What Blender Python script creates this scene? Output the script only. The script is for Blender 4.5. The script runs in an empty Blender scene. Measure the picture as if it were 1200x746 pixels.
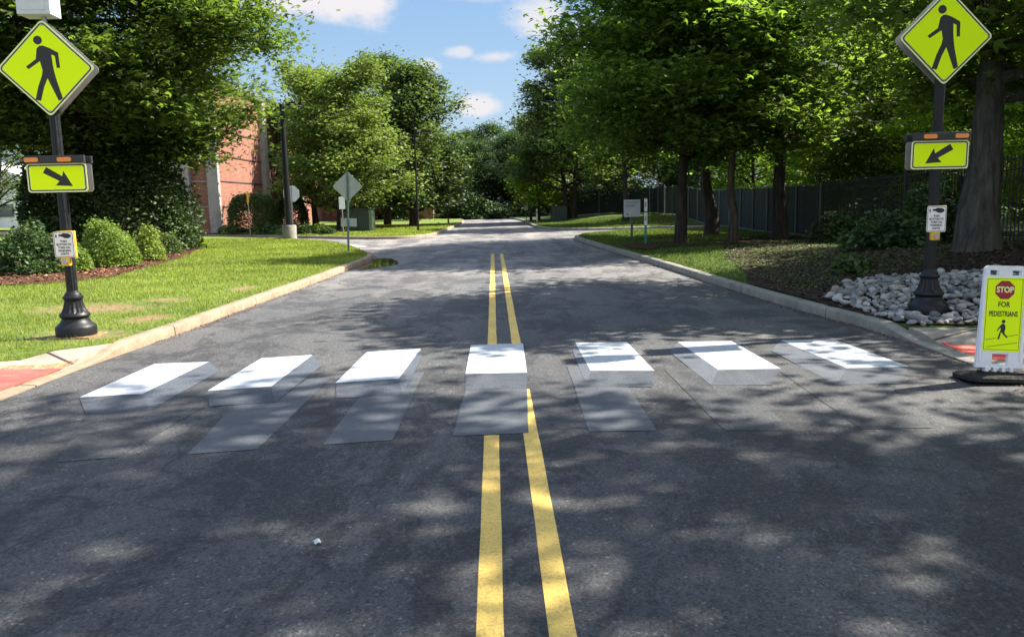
import bpy, bmesh, math, random
import numpy as np
from mathutils import Vector, Matrix
from mathutils.geometry import delaunay_2d_cdt
R = math.radians
sc = bpy.context.scene
col = sc.collection

# ------------------------------------------------------------------ camera
YAW, PITCH, ROLL, CAMH = .0205, .1465, .022, 1.6
f_ = Vector((math.sin(YAW)*math.cos(PITCH), math.cos(YAW)*math.cos(PITCH), -math.sin(PITCH)))
r_ = Vector((math.cos(YAW), -math.sin(YAW), 0)); u_ = r_.cross(f_)
r2 = math.cos(ROLL)*r_ - math.sin(ROLL)*u_; u2 = math.cos(ROLL)*u_ + math.sin(ROLL)*r_
cam = bpy.data.objects.new('camera', bpy.data.cameras.new('camera')); col.objects.link(cam)
cam.matrix_world = Matrix(((r2.x, u2.x, -f_.x, 0), (r2.y, u2.y, -f_.y, 0), (r2.z, u2.z, -f_.z, CAMH), (0, 0, 0, 1)))
cam.data.sensor_width = 36; cam.data.sensor_fit = 'HORIZONTAL'; cam.data.lens = 930/1200*36
cam.data.clip_start = .05; cam.data.clip_end = 3000
sc.camera = cam
# ------------------------------------------------------------------ sun and sky
SUN_AZ, SUN_EL = 20, 45          # degrees ahead of +X, elevation
SUN_STRENGTH, SKY_STRENGTH, EXPOSURE = 4.9, .12, 1.72
sd = Vector((math.cos(R(SUN_EL))*math.cos(R(SUN_AZ)), math.cos(R(SUN_EL))*math.sin(R(SUN_AZ)), math.sin(R(SUN_EL))))
sun = bpy.data.objects.new('sun', bpy.data.lights.new('sun', 'SUN')); col.objects.link(sun)
sun.data.energy = SUN_STRENGTH; sun.data.angle = R(.53); sun.data.color = (1, .92, .80)
sun.rotation_euler = sd.to_track_quat('Z', 'Y').to_euler(); sun.location = (20, 10, 25)
w = bpy.data.worlds.new('World'); sc.world = w; w.use_nodes = True
nt = w.node_tree; N = nt.nodes; Lk = nt.links; N.clear()
def nmath(N, L, op, a, b=None, c=None, clamp=False):
    n = N.new('ShaderNodeMath'); n.operation = op; n.use_clamp = clamp
    for i, v in enumerate((a, b, c)):
        if v is None: continue
        if isinstance(v, (int, float)): n.inputs[i].default_value = v
        else: L.new(v, n.inputs[i])
    return n.outputs[0]
sky = N.new('ShaderNodeTexSky'); sky.sky_type = 'NISHITA'; sky.sun_disc = False
sky.sun_elevation = R(SUN_EL); sky.sun_rotation = R(90 - SUN_AZ); sky.altitude = 20
sky.air_density = 1.0; sky.dust_density = 1.4; sky.ozone_density = 1.2
tc = N.new('ShaderNodeTexCoord'); sp = N.new('ShaderNodeSeparateXYZ'); Lk.new(tc.outputs['Generated'], sp.inputs[0])
M_ = lambda *a, **k: nmath(N, Lk, *a, **k)
az = M_('ARCTAN2', sp.outputs[0], sp.outputs[1]); el = M_('ARCSINE', sp.outputs[2])
no = N.new('ShaderNodeTexNoise'); no.inputs['Scale'].default_value = 11; no.inputs['Detail'].default_value = 8; no.inputs['Roughness'].default_value = .6
mp = N.new('ShaderNodeMapping'); mp.inputs['Scale'].default_value = (1, 1, 1.9); Lk.new(tc.outputs['Generated'], mp.inputs[0]); Lk.new(mp.outputs[0], no.inputs[0])
nz = M_('SUBTRACT', no.outputs['Fac'], .5)
def px(x, y): return (x-577)/930, math.atan((240-.022*(x-577)-y)/930 / math.hypot(1, (x-577)/930))
acc = None
for (x, y, rx, ry, s) in [(378, 4, 112, 42, 1), (300, -18, 70, 40, 1), (560, 2, 60, 16, .8), (640, 24, 42, 34, .85), (585, 79, 30, 9, .75), (545, 73, 18, 8, .7), (566, 132, 30, 15, .95), (506, 90, 14, 8, .6), (690, 70, 60, 50, .8),
                          (900, -60, 160, 40, 1), (-150, 40, 130, 50, 1), (1400, 60, 150, 50, 1), (500, -160, 160, 40, 1), (-700, -60, 200, 60, 1), (100, -330, 200, 70, 1), (1100, -400, 240, 60, 1)]:
    a0, e0 = px(x, y)
    dx = M_('DIVIDE', M_('SUBTRACT', az, a0), rx/930); dy = M_('DIVIDE', M_('SUBTRACT', el, e0), ry/930)
    d = M_('SQRT', M_('ADD', M_('MULTIPLY', dx, dx), M_('MULTIPLY', dy, dy)))
    m = M_('SUBTRACT', 1.0, d)
    m = M_('ADD', m, M_('MULTIPLY', nz, 3.0))
    mr = N.new('ShaderNodeMapRange'); mr.interpolation_type = 'SMOOTHSTEP'; Lk.new(m, mr.inputs[0]); mr.inputs[1].default_value = -.05; mr.inputs[2].default_value = .75; mr.inputs[4].default_value = s
    acc = mr.outputs[0] if acc is None else M_('MAXIMUM', acc, mr.outputs[0])
veil = N.new('ShaderNodeMapRange'); Lk.new(el, veil.inputs[0]); veil.inputs[1].default_value = .75; veil.inputs[2].default_value = .34; veil.inputs[3].default_value = .0; veil.inputs[4].default_value = .92
hz = N.new('ShaderNodeMixRGB'); Lk.new(veil.outputs[0], hz.inputs[0]); Lk.new(sky.outputs[0], hz.inputs[1]); lo = N.new('ShaderNodeMapRange'); Lk.new(el, lo.inputs[0]); lo.inputs[1].default_value = 0; lo.inputs[2].default_value = .30
lg = N.new('ShaderNodeMixRGB'); Lk.new(lo.outputs[0], lg.inputs[0]); lg.inputs[1].default_value = (1.32, 1.72, 2.05, 1); lg.inputs[2].default_value = (.55, 1.10, 1.94, 1); Lk.new(lg.outputs[0], hz.inputs[2])
# unseen bright clouds added behind the camera as fill light on the signs
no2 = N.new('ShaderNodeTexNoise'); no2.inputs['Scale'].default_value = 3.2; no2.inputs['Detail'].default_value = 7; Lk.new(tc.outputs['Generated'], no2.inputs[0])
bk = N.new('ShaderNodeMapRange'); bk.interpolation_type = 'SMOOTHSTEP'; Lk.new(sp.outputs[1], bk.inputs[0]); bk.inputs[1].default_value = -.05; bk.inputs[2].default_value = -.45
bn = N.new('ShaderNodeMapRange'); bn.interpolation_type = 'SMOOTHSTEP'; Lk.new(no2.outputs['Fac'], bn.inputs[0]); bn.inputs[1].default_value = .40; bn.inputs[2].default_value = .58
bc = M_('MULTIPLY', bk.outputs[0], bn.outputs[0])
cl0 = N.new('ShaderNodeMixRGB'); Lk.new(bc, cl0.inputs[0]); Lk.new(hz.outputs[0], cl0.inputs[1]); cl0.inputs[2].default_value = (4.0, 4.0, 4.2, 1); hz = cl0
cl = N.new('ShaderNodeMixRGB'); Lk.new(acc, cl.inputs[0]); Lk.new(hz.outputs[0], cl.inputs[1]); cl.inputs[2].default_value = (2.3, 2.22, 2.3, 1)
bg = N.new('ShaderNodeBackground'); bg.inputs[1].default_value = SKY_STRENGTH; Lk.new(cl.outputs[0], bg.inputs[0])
wo = N.new('ShaderNodeOutputWorld'); Lk.new(bg.outputs[0], wo.inputs[0])
vs = sc.view_settings; vs.view_transform = 'Standard'; vs.look = 'None'; vs.exposure = EXPOSURE; vs.gamma = 1; vs.use_curve_mapping = False
sc.cycles.max_bounces = 6; sc.cycles.diffuse_bounces = 3; sc.cycles.transmission_bounces = 4; sc.cycles.transparent_max_bounces = 4

# ------------------------------------------------------------------ object helpers
def tag(o, label=None, cat=None, group=None, kind=None):
    if label: o['label'] = label
    if cat: o['category'] = cat
    if group: o['group'] = group
    if kind: o['kind'] = kind
    return o
def empty(name, loc, label, cat, group=None, rz=0, rx=0, ry=0):
    o = bpy.data.objects.new(name, None); col.objects.link(o); o.location = loc; o.rotation_euler = (rx, ry, rz)
    o.empty_display_size = .2
    return tag(o, label, cat, group)
def link(name, me, mats, parent=None, smooth=False):
    for m in (mats if isinstance(mats, (list, tuple)) else [mats]): me.materials.append(m)
    o = bpy.data.objects.new(name, me); col.objects.link(o)
    if parent: o.parent = parent
    if smooth: me.polygons.foreach_set('use_smooth', [True]*len(me.polygons))
    return o
def copy_tree(o, parent=None):
    c = o.copy(); col.objects.link(c)
    if parent: c.parent = parent
    for ch in list(o.children): copy_tree(ch, c)
    return c
class MB:
    def __init__(s): s.v = []; s.f = []; s.mi = []
    def add(s, vs, fs, m=0):
        b = len(s.v); s.v += [tuple(p) for p in vs]; s.f += [tuple(i+b for i in f) for f in fs]; s.mi += [m]*len(fs); return s
    def box(s, c, d, m=0, rot=None):
        x, y, z = (k/2 for k in d); P = [Vector((i*x, j*y, k*z)) for i in (-1, 1) for j in (-1, 1) for k in (-1, 1)]
        if rot: P = [rot @ p for p in P]
        P = [(p[0]+c[0], p[1]+c[1], p[2]+c[2]) for p in P]
        return s.add(P, [(0, 1, 3, 2), (4, 6, 7, 5), (0, 4, 5, 1), (2, 3, 7, 6), (0, 2, 6, 4), (1, 5, 7, 3)], m)
    def lathe(s, prof, n=24, c=(0, 0, 0), flute=None, m=0, cap=True):
        vs = []
        for (z, r) in prof:
            for i in range(n):
                a = 2*math.pi*i/n; rr = r
                if flute and flute[0] <= z <= flute[1]: rr = r*(1-flute[2]*(i % 2))
                vs.append((c[0]+rr*math.cos(a), c[1]+rr*math.sin(a), c[2]+z))
        fs = [(k*n+i, k*n+(i+1) % n, (k+1)*n+(i+1) % n, (k+1)*n+i) for k in range(len(prof)-1) for i in range(n)]
        if cap: fs += [tuple(range(n))[::-1], tuple((len(prof)-1)*n+i for i in range(n))]
        return s.add(vs, fs, m)
    def tube(s, pts, rad, n=8, m=0):
        pts = [Vector(p) for p in pts]; rad = rad if isinstance(rad, (list, tuple)) else [rad]*len(pts)
        vs = []
        for k, p in enumerate(pts):
            t = (pts[min(k+1, len(pts)-1)]-pts[max(k-1, 0)]).normalized()
            a = t.cross(Vector((0, 0, 1))) if abs(t.z) < .95 else t.cross(Vector((0, 1, 0)))
            a.normalize(); b = t.cross(a)
            for i in range(n):
                q = 2*math.pi*i/n; vs.append(p+rad[k]*(math.cos(q)*a+math.sin(q)*b))
        fs = [(k*n+i, k*n+(i+1) % n, (k+1)*n+(i+1) % n, (k+1)*n+i) for k in range(len(pts)-1) for i in range(n)]
        fs += [tuple(range(n)), tuple((len(pts)-1)*n+i for i in range(n))[::-1]]
        return s.add(vs, fs, m)
    def prism(s, poly, y0, y1, m=0):      # polygon in x-z plane extruded along y
        n = len(poly); vs = [(p[0], y0, p[1]) for p in poly]+[(p[0], y1, p[1]) for p in poly]
        return s.add(vs, [tuple(range(n)), tuple(range(n, 2*n))[::-1]]+[(i, (i+1) % n, n+(i+1) % n, n+i) for i in range(n)], m)
    def build(s, name, mats, parent=None, smooth=False, bevel=0):
        me = bpy.data.meshes.new(name); me.from_pydata(s.v, [], s.f); me.update()
        if any(s.mi): me.polygons.foreach_set('material_index', s.mi)
        bm = bmesh.new(); bm.from_mesh(me); bmesh.ops.recalc_face_normals(bm, faces=bm.faces)
        if bevel: bmesh.ops.bevel(bm, geom=[e for e in bm.edges if len(e.link_faces) == 2 and e.calc_face_angle(0) > .5], offset=bevel, segments=2, affect='EDGES', profile=.6)
        bm.to_mesh(me); bm.free()
        o = link(name, me, mats, parent)
        if smooth:
            me.polygons.foreach_set('use_smooth', [True]*len(me.polygons))
            try: me.set_sharp_from_angle(angle=R(38))
            except Exception: pass
        return o
def np_mesh(name, V, F, nper):
    me = bpy.data.meshes.new(name); V = np.asarray(V, np.float32); F = np.asarray(F, np.int32).reshape(-1)
    nf = len(F)//nper
    me.vertices.add(len(V)); me.vertices.foreach_set('co', V.reshape(-1))
    me.loops.add(len(F)); me.loops.foreach_set('vertex_index', F)
    me.polygons.add(nf); me.polygons.foreach_set('loop_start', np.arange(nf, dtype=np.int32)*nper)
    try: me.polygons.foreach_set('loop_total', np.full(nf, nper, np.int32))
    except Exception: pass
    me.update(calc_edges=True); return me

# ------------------------------------------------------------------ materials
class Mt:
    def __init__(s, name):
        s.m = bpy.data.materials.new(name); s.m.use_nodes = True; s.N = s.m.node_tree.nodes; s.L = s.m.node_tree.links
        s.b = s.N['Principled BSDF']; s.out = s.N['Material Output']; s.tc = None
    def co(s, kind='Object', scale=None, rot=None):
        if s.tc is None: s.tc = s.N.new('ShaderNodeTexCoord')
        o = s.tc.outputs[kind]
        if scale is not None:
            mp = s.N.new('ShaderNodeMapping'); mp.inputs['Scale'].default_value = scale
            if rot: mp.inputs['Rotation'].default_value = rot
            s.L.new(o, mp.inputs[0]); o = mp.outputs[0]
        return o
    def noise(s, scale, detail=4, rough=.55, vec=None, dist=0):
        n = s.N.new('ShaderNodeTexNoise'); n.inputs['Scale'].default_value = scale; n.inputs['Detail'].default_value = detail
        n.inputs['Roughness'].default_value = rough; n.inputs['Distortion'].default_value = dist
        s.L.new(vec if vec is not None else s.co(), n.inputs['Vector']); return n.outputs['Fac']
    def ramp(s, fac, stops, const=False):
        r = s.N.new('ShaderNodeValToRGB'); s.L.new(fac, r.inputs[0]); e = r.color_ramp.elements
        if const: r.color_ramp.interpolation = 'CONSTANT'
        while len(e) < len(stops): e.new(.5)
        for k, (p, c) in enumerate(stops):
            e[k].position = p; e[k].color = (*c, 1) if not isinstance(c, (int, float)) else (c, c, c, 1)
        return r.outputs[0]
    def mix(s, fac, a, b, mode='MIX'):
        n = s.N.new('ShaderNodeMixRGB'); n.blend_type = mode
        for i, v in enumerate((fac, a, b)):
            if isinstance(v, (int, float)): n.inputs[i].default_value = v if i == 0 else (v, v, v, 1)
            elif isinstance(v, tuple): n.inputs[i].default_value = (*v, 1)
            else: s.L.new(v, n.inputs[i])
        return n.outputs[0]
    def math(s, *a, **k): return nmath(s.N, s.L, *a, **k)
    def bump(s, h, strength=.3, dist=.01):
        n = s.N.new('ShaderNodeBump'); n.inputs['Strength'].default_value = strength; n.inputs['Distance'].default_value = dist
        s.L.new(h, n.inputs['Height']); s.L.new(n.outputs[0], s.b.inputs['Normal'])
    def set(s, color=None, rough=None, metal=None, spec=None):
        for k, v in (('Base Color', color), ('Roughness', rough), ('Metallic', metal), ('Specular IOR Level', spec)):
            if v is None: continue
            if isinstance(v, tuple): s.b.inputs[k].default_value = (*v, 1)
            elif isinstance(v, (int, float)): s.b.inputs[k].default_value = v
            else: s.L.new(v, s.b.inputs[k])
        return s
def paint(name, c, rough=.45, var=.12, metal=0, scale=8, spec=.5, bump=0):
    t = Mt(name); n = t.noise(scale, 5); d = tuple(k*(1-var) for k in c); l = tuple(min(1, k*(1+var)) for k in c)
    t.set(t.ramp(n, [(.3, d), (.7, l)]), t.ramp(n, [(.3, rough*.85), (.7, min(1, rough*1.15))]), metal, spec)
    if bump: t.bump(t.noise(scale*6, 4), bump, .004)
    return t.m
def asphalt_color(t):
    c = t.co()
    big = t.noise(.35, 5, .6); mid = t.noise(.95, 9, .78, t.co(scale=(1, .6, 1)), .3); fine = t.noise(90, 3, .7); vor = t.N.new('ShaderNodeTexVoronoi')
    vor.inputs['Scale'].default_value = 75; t.L.new(c, vor.inputs['Vector'])
    a = t.ramp(big, [(.35, (.042, .046, .051)), (.65, (.066, .066, .067))])
    wear = t.ramp(mid, [(.485, 0.0), (.53, 1.0)])                    # ragged darker patches where the top coat is rough
    grain = t.noise(26, 6, .8)
    wear2 = t.math('MULTIPLY', wear, t.ramp(grain, [(.38, .35), (.52, 1.0)]))
    a = t.mix(t.math('MULTIPLY', wear2, .8), a, (.017, .018, .020))
    sp_ = t.ramp(vor.outputs['Color'], [(.12, .4), (.5, 1.0), (.85, 1.25), (.97, 3.0)])
    a = t.mix(.85, a, sp_, 'MULTIPLY')
    a = t.mix(.8, a, t.ramp(fine, [(.3, .45), (.7, 1.55)]), 'MULTIPLY')
    return a, fine, vor.outputs['Distance'], grain
def m_asphalt():
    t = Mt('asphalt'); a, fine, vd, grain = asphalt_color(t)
    # long pale wheel tracks and sealed cracks
    sep = t.N.new('ShaderNodeSeparateXYZ'); t.L.new(t.co(), sep.inputs[0])
    tr = t.ramp(t.noise(1.1, 3, .5, t.co(scale=(1, .04, 1))), [(.4, (.86, .86, .87)), (.6, (1.2, 1.17, 1.12))])
    a = t.mix(1, a, tr, 'MULTIPLY')
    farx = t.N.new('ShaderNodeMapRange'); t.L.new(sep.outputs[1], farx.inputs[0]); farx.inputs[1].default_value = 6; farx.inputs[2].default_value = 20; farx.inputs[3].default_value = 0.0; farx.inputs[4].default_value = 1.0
    a = t.mix(1, a, t.ramp(farx.outputs[0], [(0, (1.0, 1.0, 1.0)), (1, (.30, .32, .34))]), 'DIVIDE')                   # paler, warmer further on: sunlit look put into the asphalt colour
    cr = t.N.new('ShaderNodeTexVoronoi'); cr.feature = 'DISTANCE_TO_EDGE'; cr.inputs['Scale'].default_value = .33
    dn = t.N.new('ShaderNodeTexNoise'); dn.inputs['Scale'].default_value = 1.5; dn.inputs['Detail'].default_value = 5; t.L.new(t.co(), dn.inputs['Vector'])
    vm = t.N.new('ShaderNodeVectorMath'); vm.operation = 'MULTIPLY_ADD'; t.L.new(dn.outputs['Color'], vm.inputs[0]); vm.inputs[1].default_value = (.8, .8, 0); t.L.new(t.co(), vm.inputs[2]); t.L.new(vm.outputs[0], cr.inputs['Vector'])
    ck = t.math('MULTIPLY', t.ramp(cr.outputs['Distance'], [(0, 1.0), (.009, 0.0)]), t.ramp(t.noise(.25, 2), [(.42, 0.0), (.52, .8)]))
    a = t.mix(ck, a, (.018, .018, .02))
    t.set(a, .82, spec=.45); h = t.math('ADD', t.math('MULTIPLY', vd, -.8), fine); t.bump(h, .55, .008); return t.m
def road_paint(name, c, wear=.25, thin=0):
    t = Mt(name); a, fine, vd, grain = asphalt_color(t)
    n = t.noise(9, 6, .7); n2 = t.noise(60, 3, .7); n3 = t.noise(1.6, 3)
    k = t.math('ADD', t.math('MULTIPLY', n, .55), t.math('MULTIPLY', n2, .45))
    k = t.ramp(k, [(.33, min(1, wear*2.4)), (.47, wear*.8), (.62, wear*.15)])
    k = t.math('MAXIMUM', k, t.ramp(vd, [(.0, 0.0), (.55, 0.0), (.75, min(1, wear*1.6))]))
    if thin: k = t.math('MAXIMUM', k, thin)
    cc = t.ramp(n3, [(.3, tuple(x*.86 for x in c)), (.7, tuple(min(.9, x*1.1) for x in c))])
    t.set(t.mix(k, cc, a), .7, spec=.3); t.bump(t.math('ADD', t.math('MULTIPLY', vd, -.8), fine), .4, .006); return t.m
def m_grass(name, A, B, C, sc_=1.0, soily=False):
    t = Mt(name); n = t.noise(.8*sc_, 6, .65); n2 = t.noise(14, 5, .7); n3 = t.noise(70, 3, .7)
    c = t.ramp(n, [(.3, A), (.55, B), (.75, C)])
    c = t.mix(1, c, t.ramp(n2, [(.3, .55), (.7, 1.4)]), 'MULTIPLY'); c = t.mix(.9, c, t.ramp(n3, [(.3, .6), (.7, 1.4)]), 'MULTIPLY')
    if soily:
        sx = t.N.new('ShaderNodeSeparateXYZ'); t.L.new(t.co(), sx.inputs[0]); acc = None
        for (cx, cy, rx, ry) in soils:
            a = t.math('MULTIPLY', t.math('SUBTRACT', sx.outputs[0], cx), 1/rx); b = t.math('MULTIPLY', t.math('SUBTRACT', sx.outputs[1], cy), 1/ry)
            d = t.math('SUBTRACT', 1.1, t.math('SQRT', t.math('ADD', t.math('MULTIPLY', a, a), t.math('MULTIPLY', b, b))))
            acc = d if acc is None else t.math('MAXIMUM', acc, d)
        k = t.math('ADD', acc, t.math('MULTIPLY', t.math('SUBTRACT', t.noise(5, 7, .8), .5), 4.2))
        k = t.ramp(k, [(.1, 0.0), (.9, .85)]); so = t.ramp(n2, [(.3, (.22, .13, .07)), (.7, (.38, .25, .15))]); c = t.mix(k, c, so)
        lat = t.ramp(t.noise(.9, 5, .7), [(.55, 0.0), (.68, .5)]); c = t.mix(lat, c, (.26, .24, .10))
    t.set(c, .85, spec=.2); t.bump(t.math('ADD', n2, n3), .8, .05); return t.m
soils = [(-5.0, 9.5, .7, .5), (-6.0, 11.9, 1.1, .7), (-5.3, 12.9, .5, .35), (-7.2, 9.4, .9, .5), (-4.75, 10.8, .35, .5), (-8.4, 12.0, .6, .4), (-6.6, 8.4, .8, .4), (-4.6, 14.6, .3, .6)]
def m_soil(name, A, B, scale=22, bump=.8):
    t = Mt(name); n = t.noise(scale, 7, .75); n2 = t.noise(scale*4, 3, .8); v = t.N.new('ShaderNodeTexVoronoi'); v.inputs['Scale'].default_value = scale*1.6
    t.L.new(t.co(scale=(1, .45, 1), rot=(0, 0, .6)), v.inputs['Vector'])
    c = t.ramp(n, [(.3, A), (.7, B)]); c = t.mix(.8, c, t.ramp(v.outputs['Color'], [(.1, .5), (.8, 1.5)]), 'MULTIPLY')
    t.set(c, .95, spec=.15); t.bump(t.math('ADD', n2, v.outputs['Distance']), bump, .03); return t.m
def m_concrete(name, A, B, scale=5):
    t = Mt(name); n = t.noise(scale, 7, .7); n2 = t.noise(120, 3, .7); st = t.noise(1.2, 5, .7)
    c = t.ramp(n, [(.3, A), (.7, B)]); c = t.mix(.7, c, t.ramp(n2, [(.3, .75), (.7, 1.2)]), 'MULTIPLY')
    c = t.mix(.8, c, t.ramp(st, [(.32, .62), (.5, 1.0)]), 'MULTIPLY')
    t.set(c, .85, spec=.3); t.bump(t.math('ADD', n, n2), .35, .006); return t.m
def m_leaf(name, A, B, trans=.35, rough=.5):
    t = Mt(name); g = t.N.new('ShaderNodeNewGeometry'); oi = t.N.new('ShaderNodeObjectInfo')
    big = t.noise(.45, 3, .6)
    c = t.ramp(g.outputs['Random Per Island'], [(0, A), (.75, B), (1.0, tuple(min(1, x*1.35) for x in B))])
    c = t.mix(1, c, t.ramp(big, [(.35, .75), (.65, 1.25)]), 'MULTIPLY')
    c = t.mix(1, c, t.ramp(oi.outputs['Random'], [(0, (.88, .92, .9)), (1, (1.14, 1.06, 1.0))]), 'MULTIPLY')
    t.set(c, rough+.08, spec=.25)
    tr = t.N.new('ShaderNodeBsdfTranslucent'); tc_ = t.mix(1, c, (1.5, 1.6, .6), 'MULTIPLY'); t.L.new(tc_, tr.inputs[0])
    ms = t.N.new('ShaderNodeMixShader'); ms.inputs[0].default_value = trans
    t.L.new(t.b.outputs[0], ms.inputs[1]); t.L.new(tr.outputs[0], ms.inputs[2]); t.L.new(ms.outputs[0], t.out.inputs[0]); return t.m
def m_bark(name, A, B):
    t = Mt(name); n = t.noise(9, 6, .7, t.co(scale=(1, 1, .16)), .4); n2 = t.noise(3, 4)
    c = t.ramp(n, [(.35, A), (.65, B)]); c = t.mix(.6, c, t.ramp(n2, [(.3, .7), (.7, 1.3)]), 'MULTIPLY')
    t.set(c, .95, spec=.15); t.bump(n, .9, .05); return t.m
def m_brick():
    t = Mt('brick'); b = t.N.new('ShaderNodeTexBrick'); b.inputs['Scale'].default_value = 1
    b.inputs['Brick Width'].default_value = .21; b.inputs['Row Height'].default_value = .075; b.inputs['Mortar Size'].default_value = .008
    b.inputs['Color1'].default_value = (.27, .088, .055, 1); b.inputs['Color2'].default_value = (.20, .065, .042, 1); b.inputs['Mortar'].default_value = (.30, .24, .20, 1)
    s = t.N.new('ShaderNodeSeparateXYZ'); t.L.new(t.co(), s.inputs[0]); cb = t.N.new('ShaderNodeCombineXYZ')
    t.L.new(t.math('ADD', s.outputs[0], s.outputs[1]), cb.inputs[0]); t.L.new(s.outputs[2], cb.inputs[1]); t.L.new(cb.outputs[0], b.inputs['Vector'])
    t.set(t.mix(.6, b.outputs['Color'], t.ramp(t.noise(1.2, 5), [(.3, .8), (.7, 1.2)]), 'MULTIPLY'), .9, spec=.2); return t.m
MA = dict(
 asphalt=m_asphalt(), white_paint=road_paint('white_road_paint', (.42, .46, .50), .2), grey_paint=road_paint('grey_road_paint', (.065, .078, .10), .5),
 side_paint=road_paint('light_grey_road_paint', (.095, .112, .14), .45), shadow_paint=road_paint('dark_grey_road_paint', (.085, .095, .108), .3), faint_paint=road_paint('faint_grey_road_paint', (.052, .057, .064), .9, .66),
 yellow=road_paint('yellow_road_paint', (.74, .51, .12), .22), stopbar=road_paint('stop_bar_paint', (.6, .58, .55), .2),
 grass=m_grass('lawn', (.07, .125, .02), (.13, .19, .032), (.21, .23, .06), soily=True), shade_grass=m_grass('shaded_lawn', (.05, .065, .02), (.06, .11, .022), (.10, .12, .04), 1.5),  # second lawn is a darker copy, tree shade put into its colour
 woods=m_grass('woods_floor', (.03, .045, .015), (.04, .07, .02), (.08, .08, .04), .4),
 mulch=m_soil('mulch', (.035, .018, .012), (.12, .058, .034)), dark_mulch=m_soil('dark_mulch', (.018, .012, .010), (.06, .040, .030)), soil=m_soil('bare_soil', (.20, .12, .06), (.36, .24, .13), 12, .4),
 kerb=m_concrete('kerb_concrete', (.19, .145, .10), (.31, .245, .17)), kerb_grey=m_concrete('kerb_concrete_grey', (.17, .165, .14), (.28, .265, .225)), slab=m_concrete('slab_concrete', (.23, .205, .17), (.32, .29, .24)),
 black=paint('black_pole_paint', (.009, .010, .012), .45, .25, spec=.3, scale=20), yg=paint('fluorescent_yellow_green', (.76, 1.0, .008), .6, .0, spec=.12), ygb=paint('sign_border', (.78, .86, .40), .5, .03),
 sblack=paint('sign_black', (.012, .012, .012), .5, .1), alu=paint('aluminium_back', (.42, .41, .39), .5, .1, .6), white=paint('white_sheeting', (.78, .78, .77), .5, .04), housing=paint('light_bar_housing', (.02, .02, .022), .5, .2),
 amber=paint('amber_lens', (.80, .24, .03), .25, .1, scale=60), boxgrey=paint('cabinet_grey', (.55, .57, .60), .5, .08), plas=paint('white_plastic', (.72, .74, .78), .4, .06, scale=14), rubber=m_soil('black_rubber', (.018, .018, .018), (.045, .043, .04), 40, .3),
 red=paint('sign_red', (.30, .012, .018), .5, .06), button=paint('button_yellow', (.75, .42, .04), .4, .1), gpost=paint('green_steel', (.06, .13, .11), .5, .2), teal=paint('teal_post', (.03, .20, .17), .5, .15), steelg=paint('galvanised_steel', (.38, .39, .39), .45, .15, .5),
 signback=paint('grey_green_sign_back', (.30, .33, .28), .55, .12), screen=paint('privacy_screen', (.013, .026, .029), .7, .25, scale=3), fblack=paint('fence_black', (.02, .024, .026), .45, .2), frail=paint('fence_rail_grey', (.13, .155, .16), .5, .2),
 ped_red=None, cabinet=paint('cabinet_green', (.018, .032, .024), .55, .15), cabinet_l=paint('cabinet_light_green', (.13, .17, .12), .6, .15), brick=m_brick(), pier=m_concrete('pier_concrete', (.30, .27, .25), (.38, .34, .31), 2), groove=paint('joint_dark', (.06, .03, .025), .9, .2),
 glass=paint('window_glass', (.03, .04, .05), .08, .2, spec=.8), wwall=m_concrete('white_render', (.66, .66, .68), (.74, .74, .76), 1), roofm=paint('roof_grey', (.12, .12, .13), .8, .2),
 board=paint('notice_board_grey', (.60, .64, .66), .5, .05), txt=paint('lettering_grey', (.12, .13, .14), .6, .1),
 bark=m_bark('bark', (.035, .027, .022), (.11, .088, .070)), bark_d=m_bark('dark_bark', (.022, .018, .016), (.065, .053, .045)), bark_g=m_bark('grey_bark', (.032, .030, .026), (.092, .086, .076)),
 lf_maple=m_leaf('maple_leaves', (.032, .062, .018), (.098, .15, .042), .45), lf_r=m_leaf('shade_tree_leaves', (.052, .094, .028), (.14, .21, .05), .62), lf_lime=m_leaf('lime_leaves', (.10, .148, .045), (.175, .222, .068), .35), lf_mid=m_leaf('mid_green_leaves', (.042, .075, .030), (.10, .145, .055), .35),
 lf_dark=m_leaf('dark_leaves', (.020, .045, .018), (.055, .10, .032), .25), lf_yew=m_leaf('yew_leaves', (.022, .042, .016), (.06, .098, .03), .15), lf_bright=m_leaf('bright_leaves', (.11, .19, .025), (.21, .30, .045), .6), lf_shrub=m_leaf('shrub_leaves', (.10, .17, .035), (.20, .27, .07), .35), lf_grassb=m_leaf('grass_blades', (.09, .15, .02), (.22, .26, .06), .4),
 lf_grassd=m_leaf('shade_grass_blades', (.045, .085, .018), (.115, .155, .04), .35), flower=m_leaf('blossom', (.5, .12, .10), (.7, .3, .25), .3), flower_p=m_leaf('pink_blossom', (.6, .12, .25), (.75, .3, .4), .3), chip=m_leaf('bark_chips', (.05, .025, .015), (.20, .10, .06), .0, .9), chip_d=m_leaf('dark_bark_chips', (.02, .013, .010), (.085, .055, .04), .0, .9))  # verge grass blades darkened, their shade is part of the colour
def m_tactile():
    t = Mt('red_tactile'); v = t.N.new('ShaderNodeTexVoronoi'); v.inputs['Scale'].default_value = 18; v.inputs['Randomness'].default_value = 0; t.L.new(t.co(), v.inputs['Vector'])
    n = t.noise(4, 5, .6); c = t.ramp(n, [(.3, (.45, .055, .045)), (.7, (.60, .11, .09))]); dust = t.ramp(t.noise(1.6, 6, .7), [(.56, 0.0), (.7, .6)])
    t.set(t.mix(dust, c, (.45, .30, .18)), .75, spec=.3); t.bump(t.ramp(v.outputs['Distance'], [(.18, 1.0), (.3, 0.0)]), 1, .006); return t.m
MA['tactile'] = m_tactile()
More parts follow.
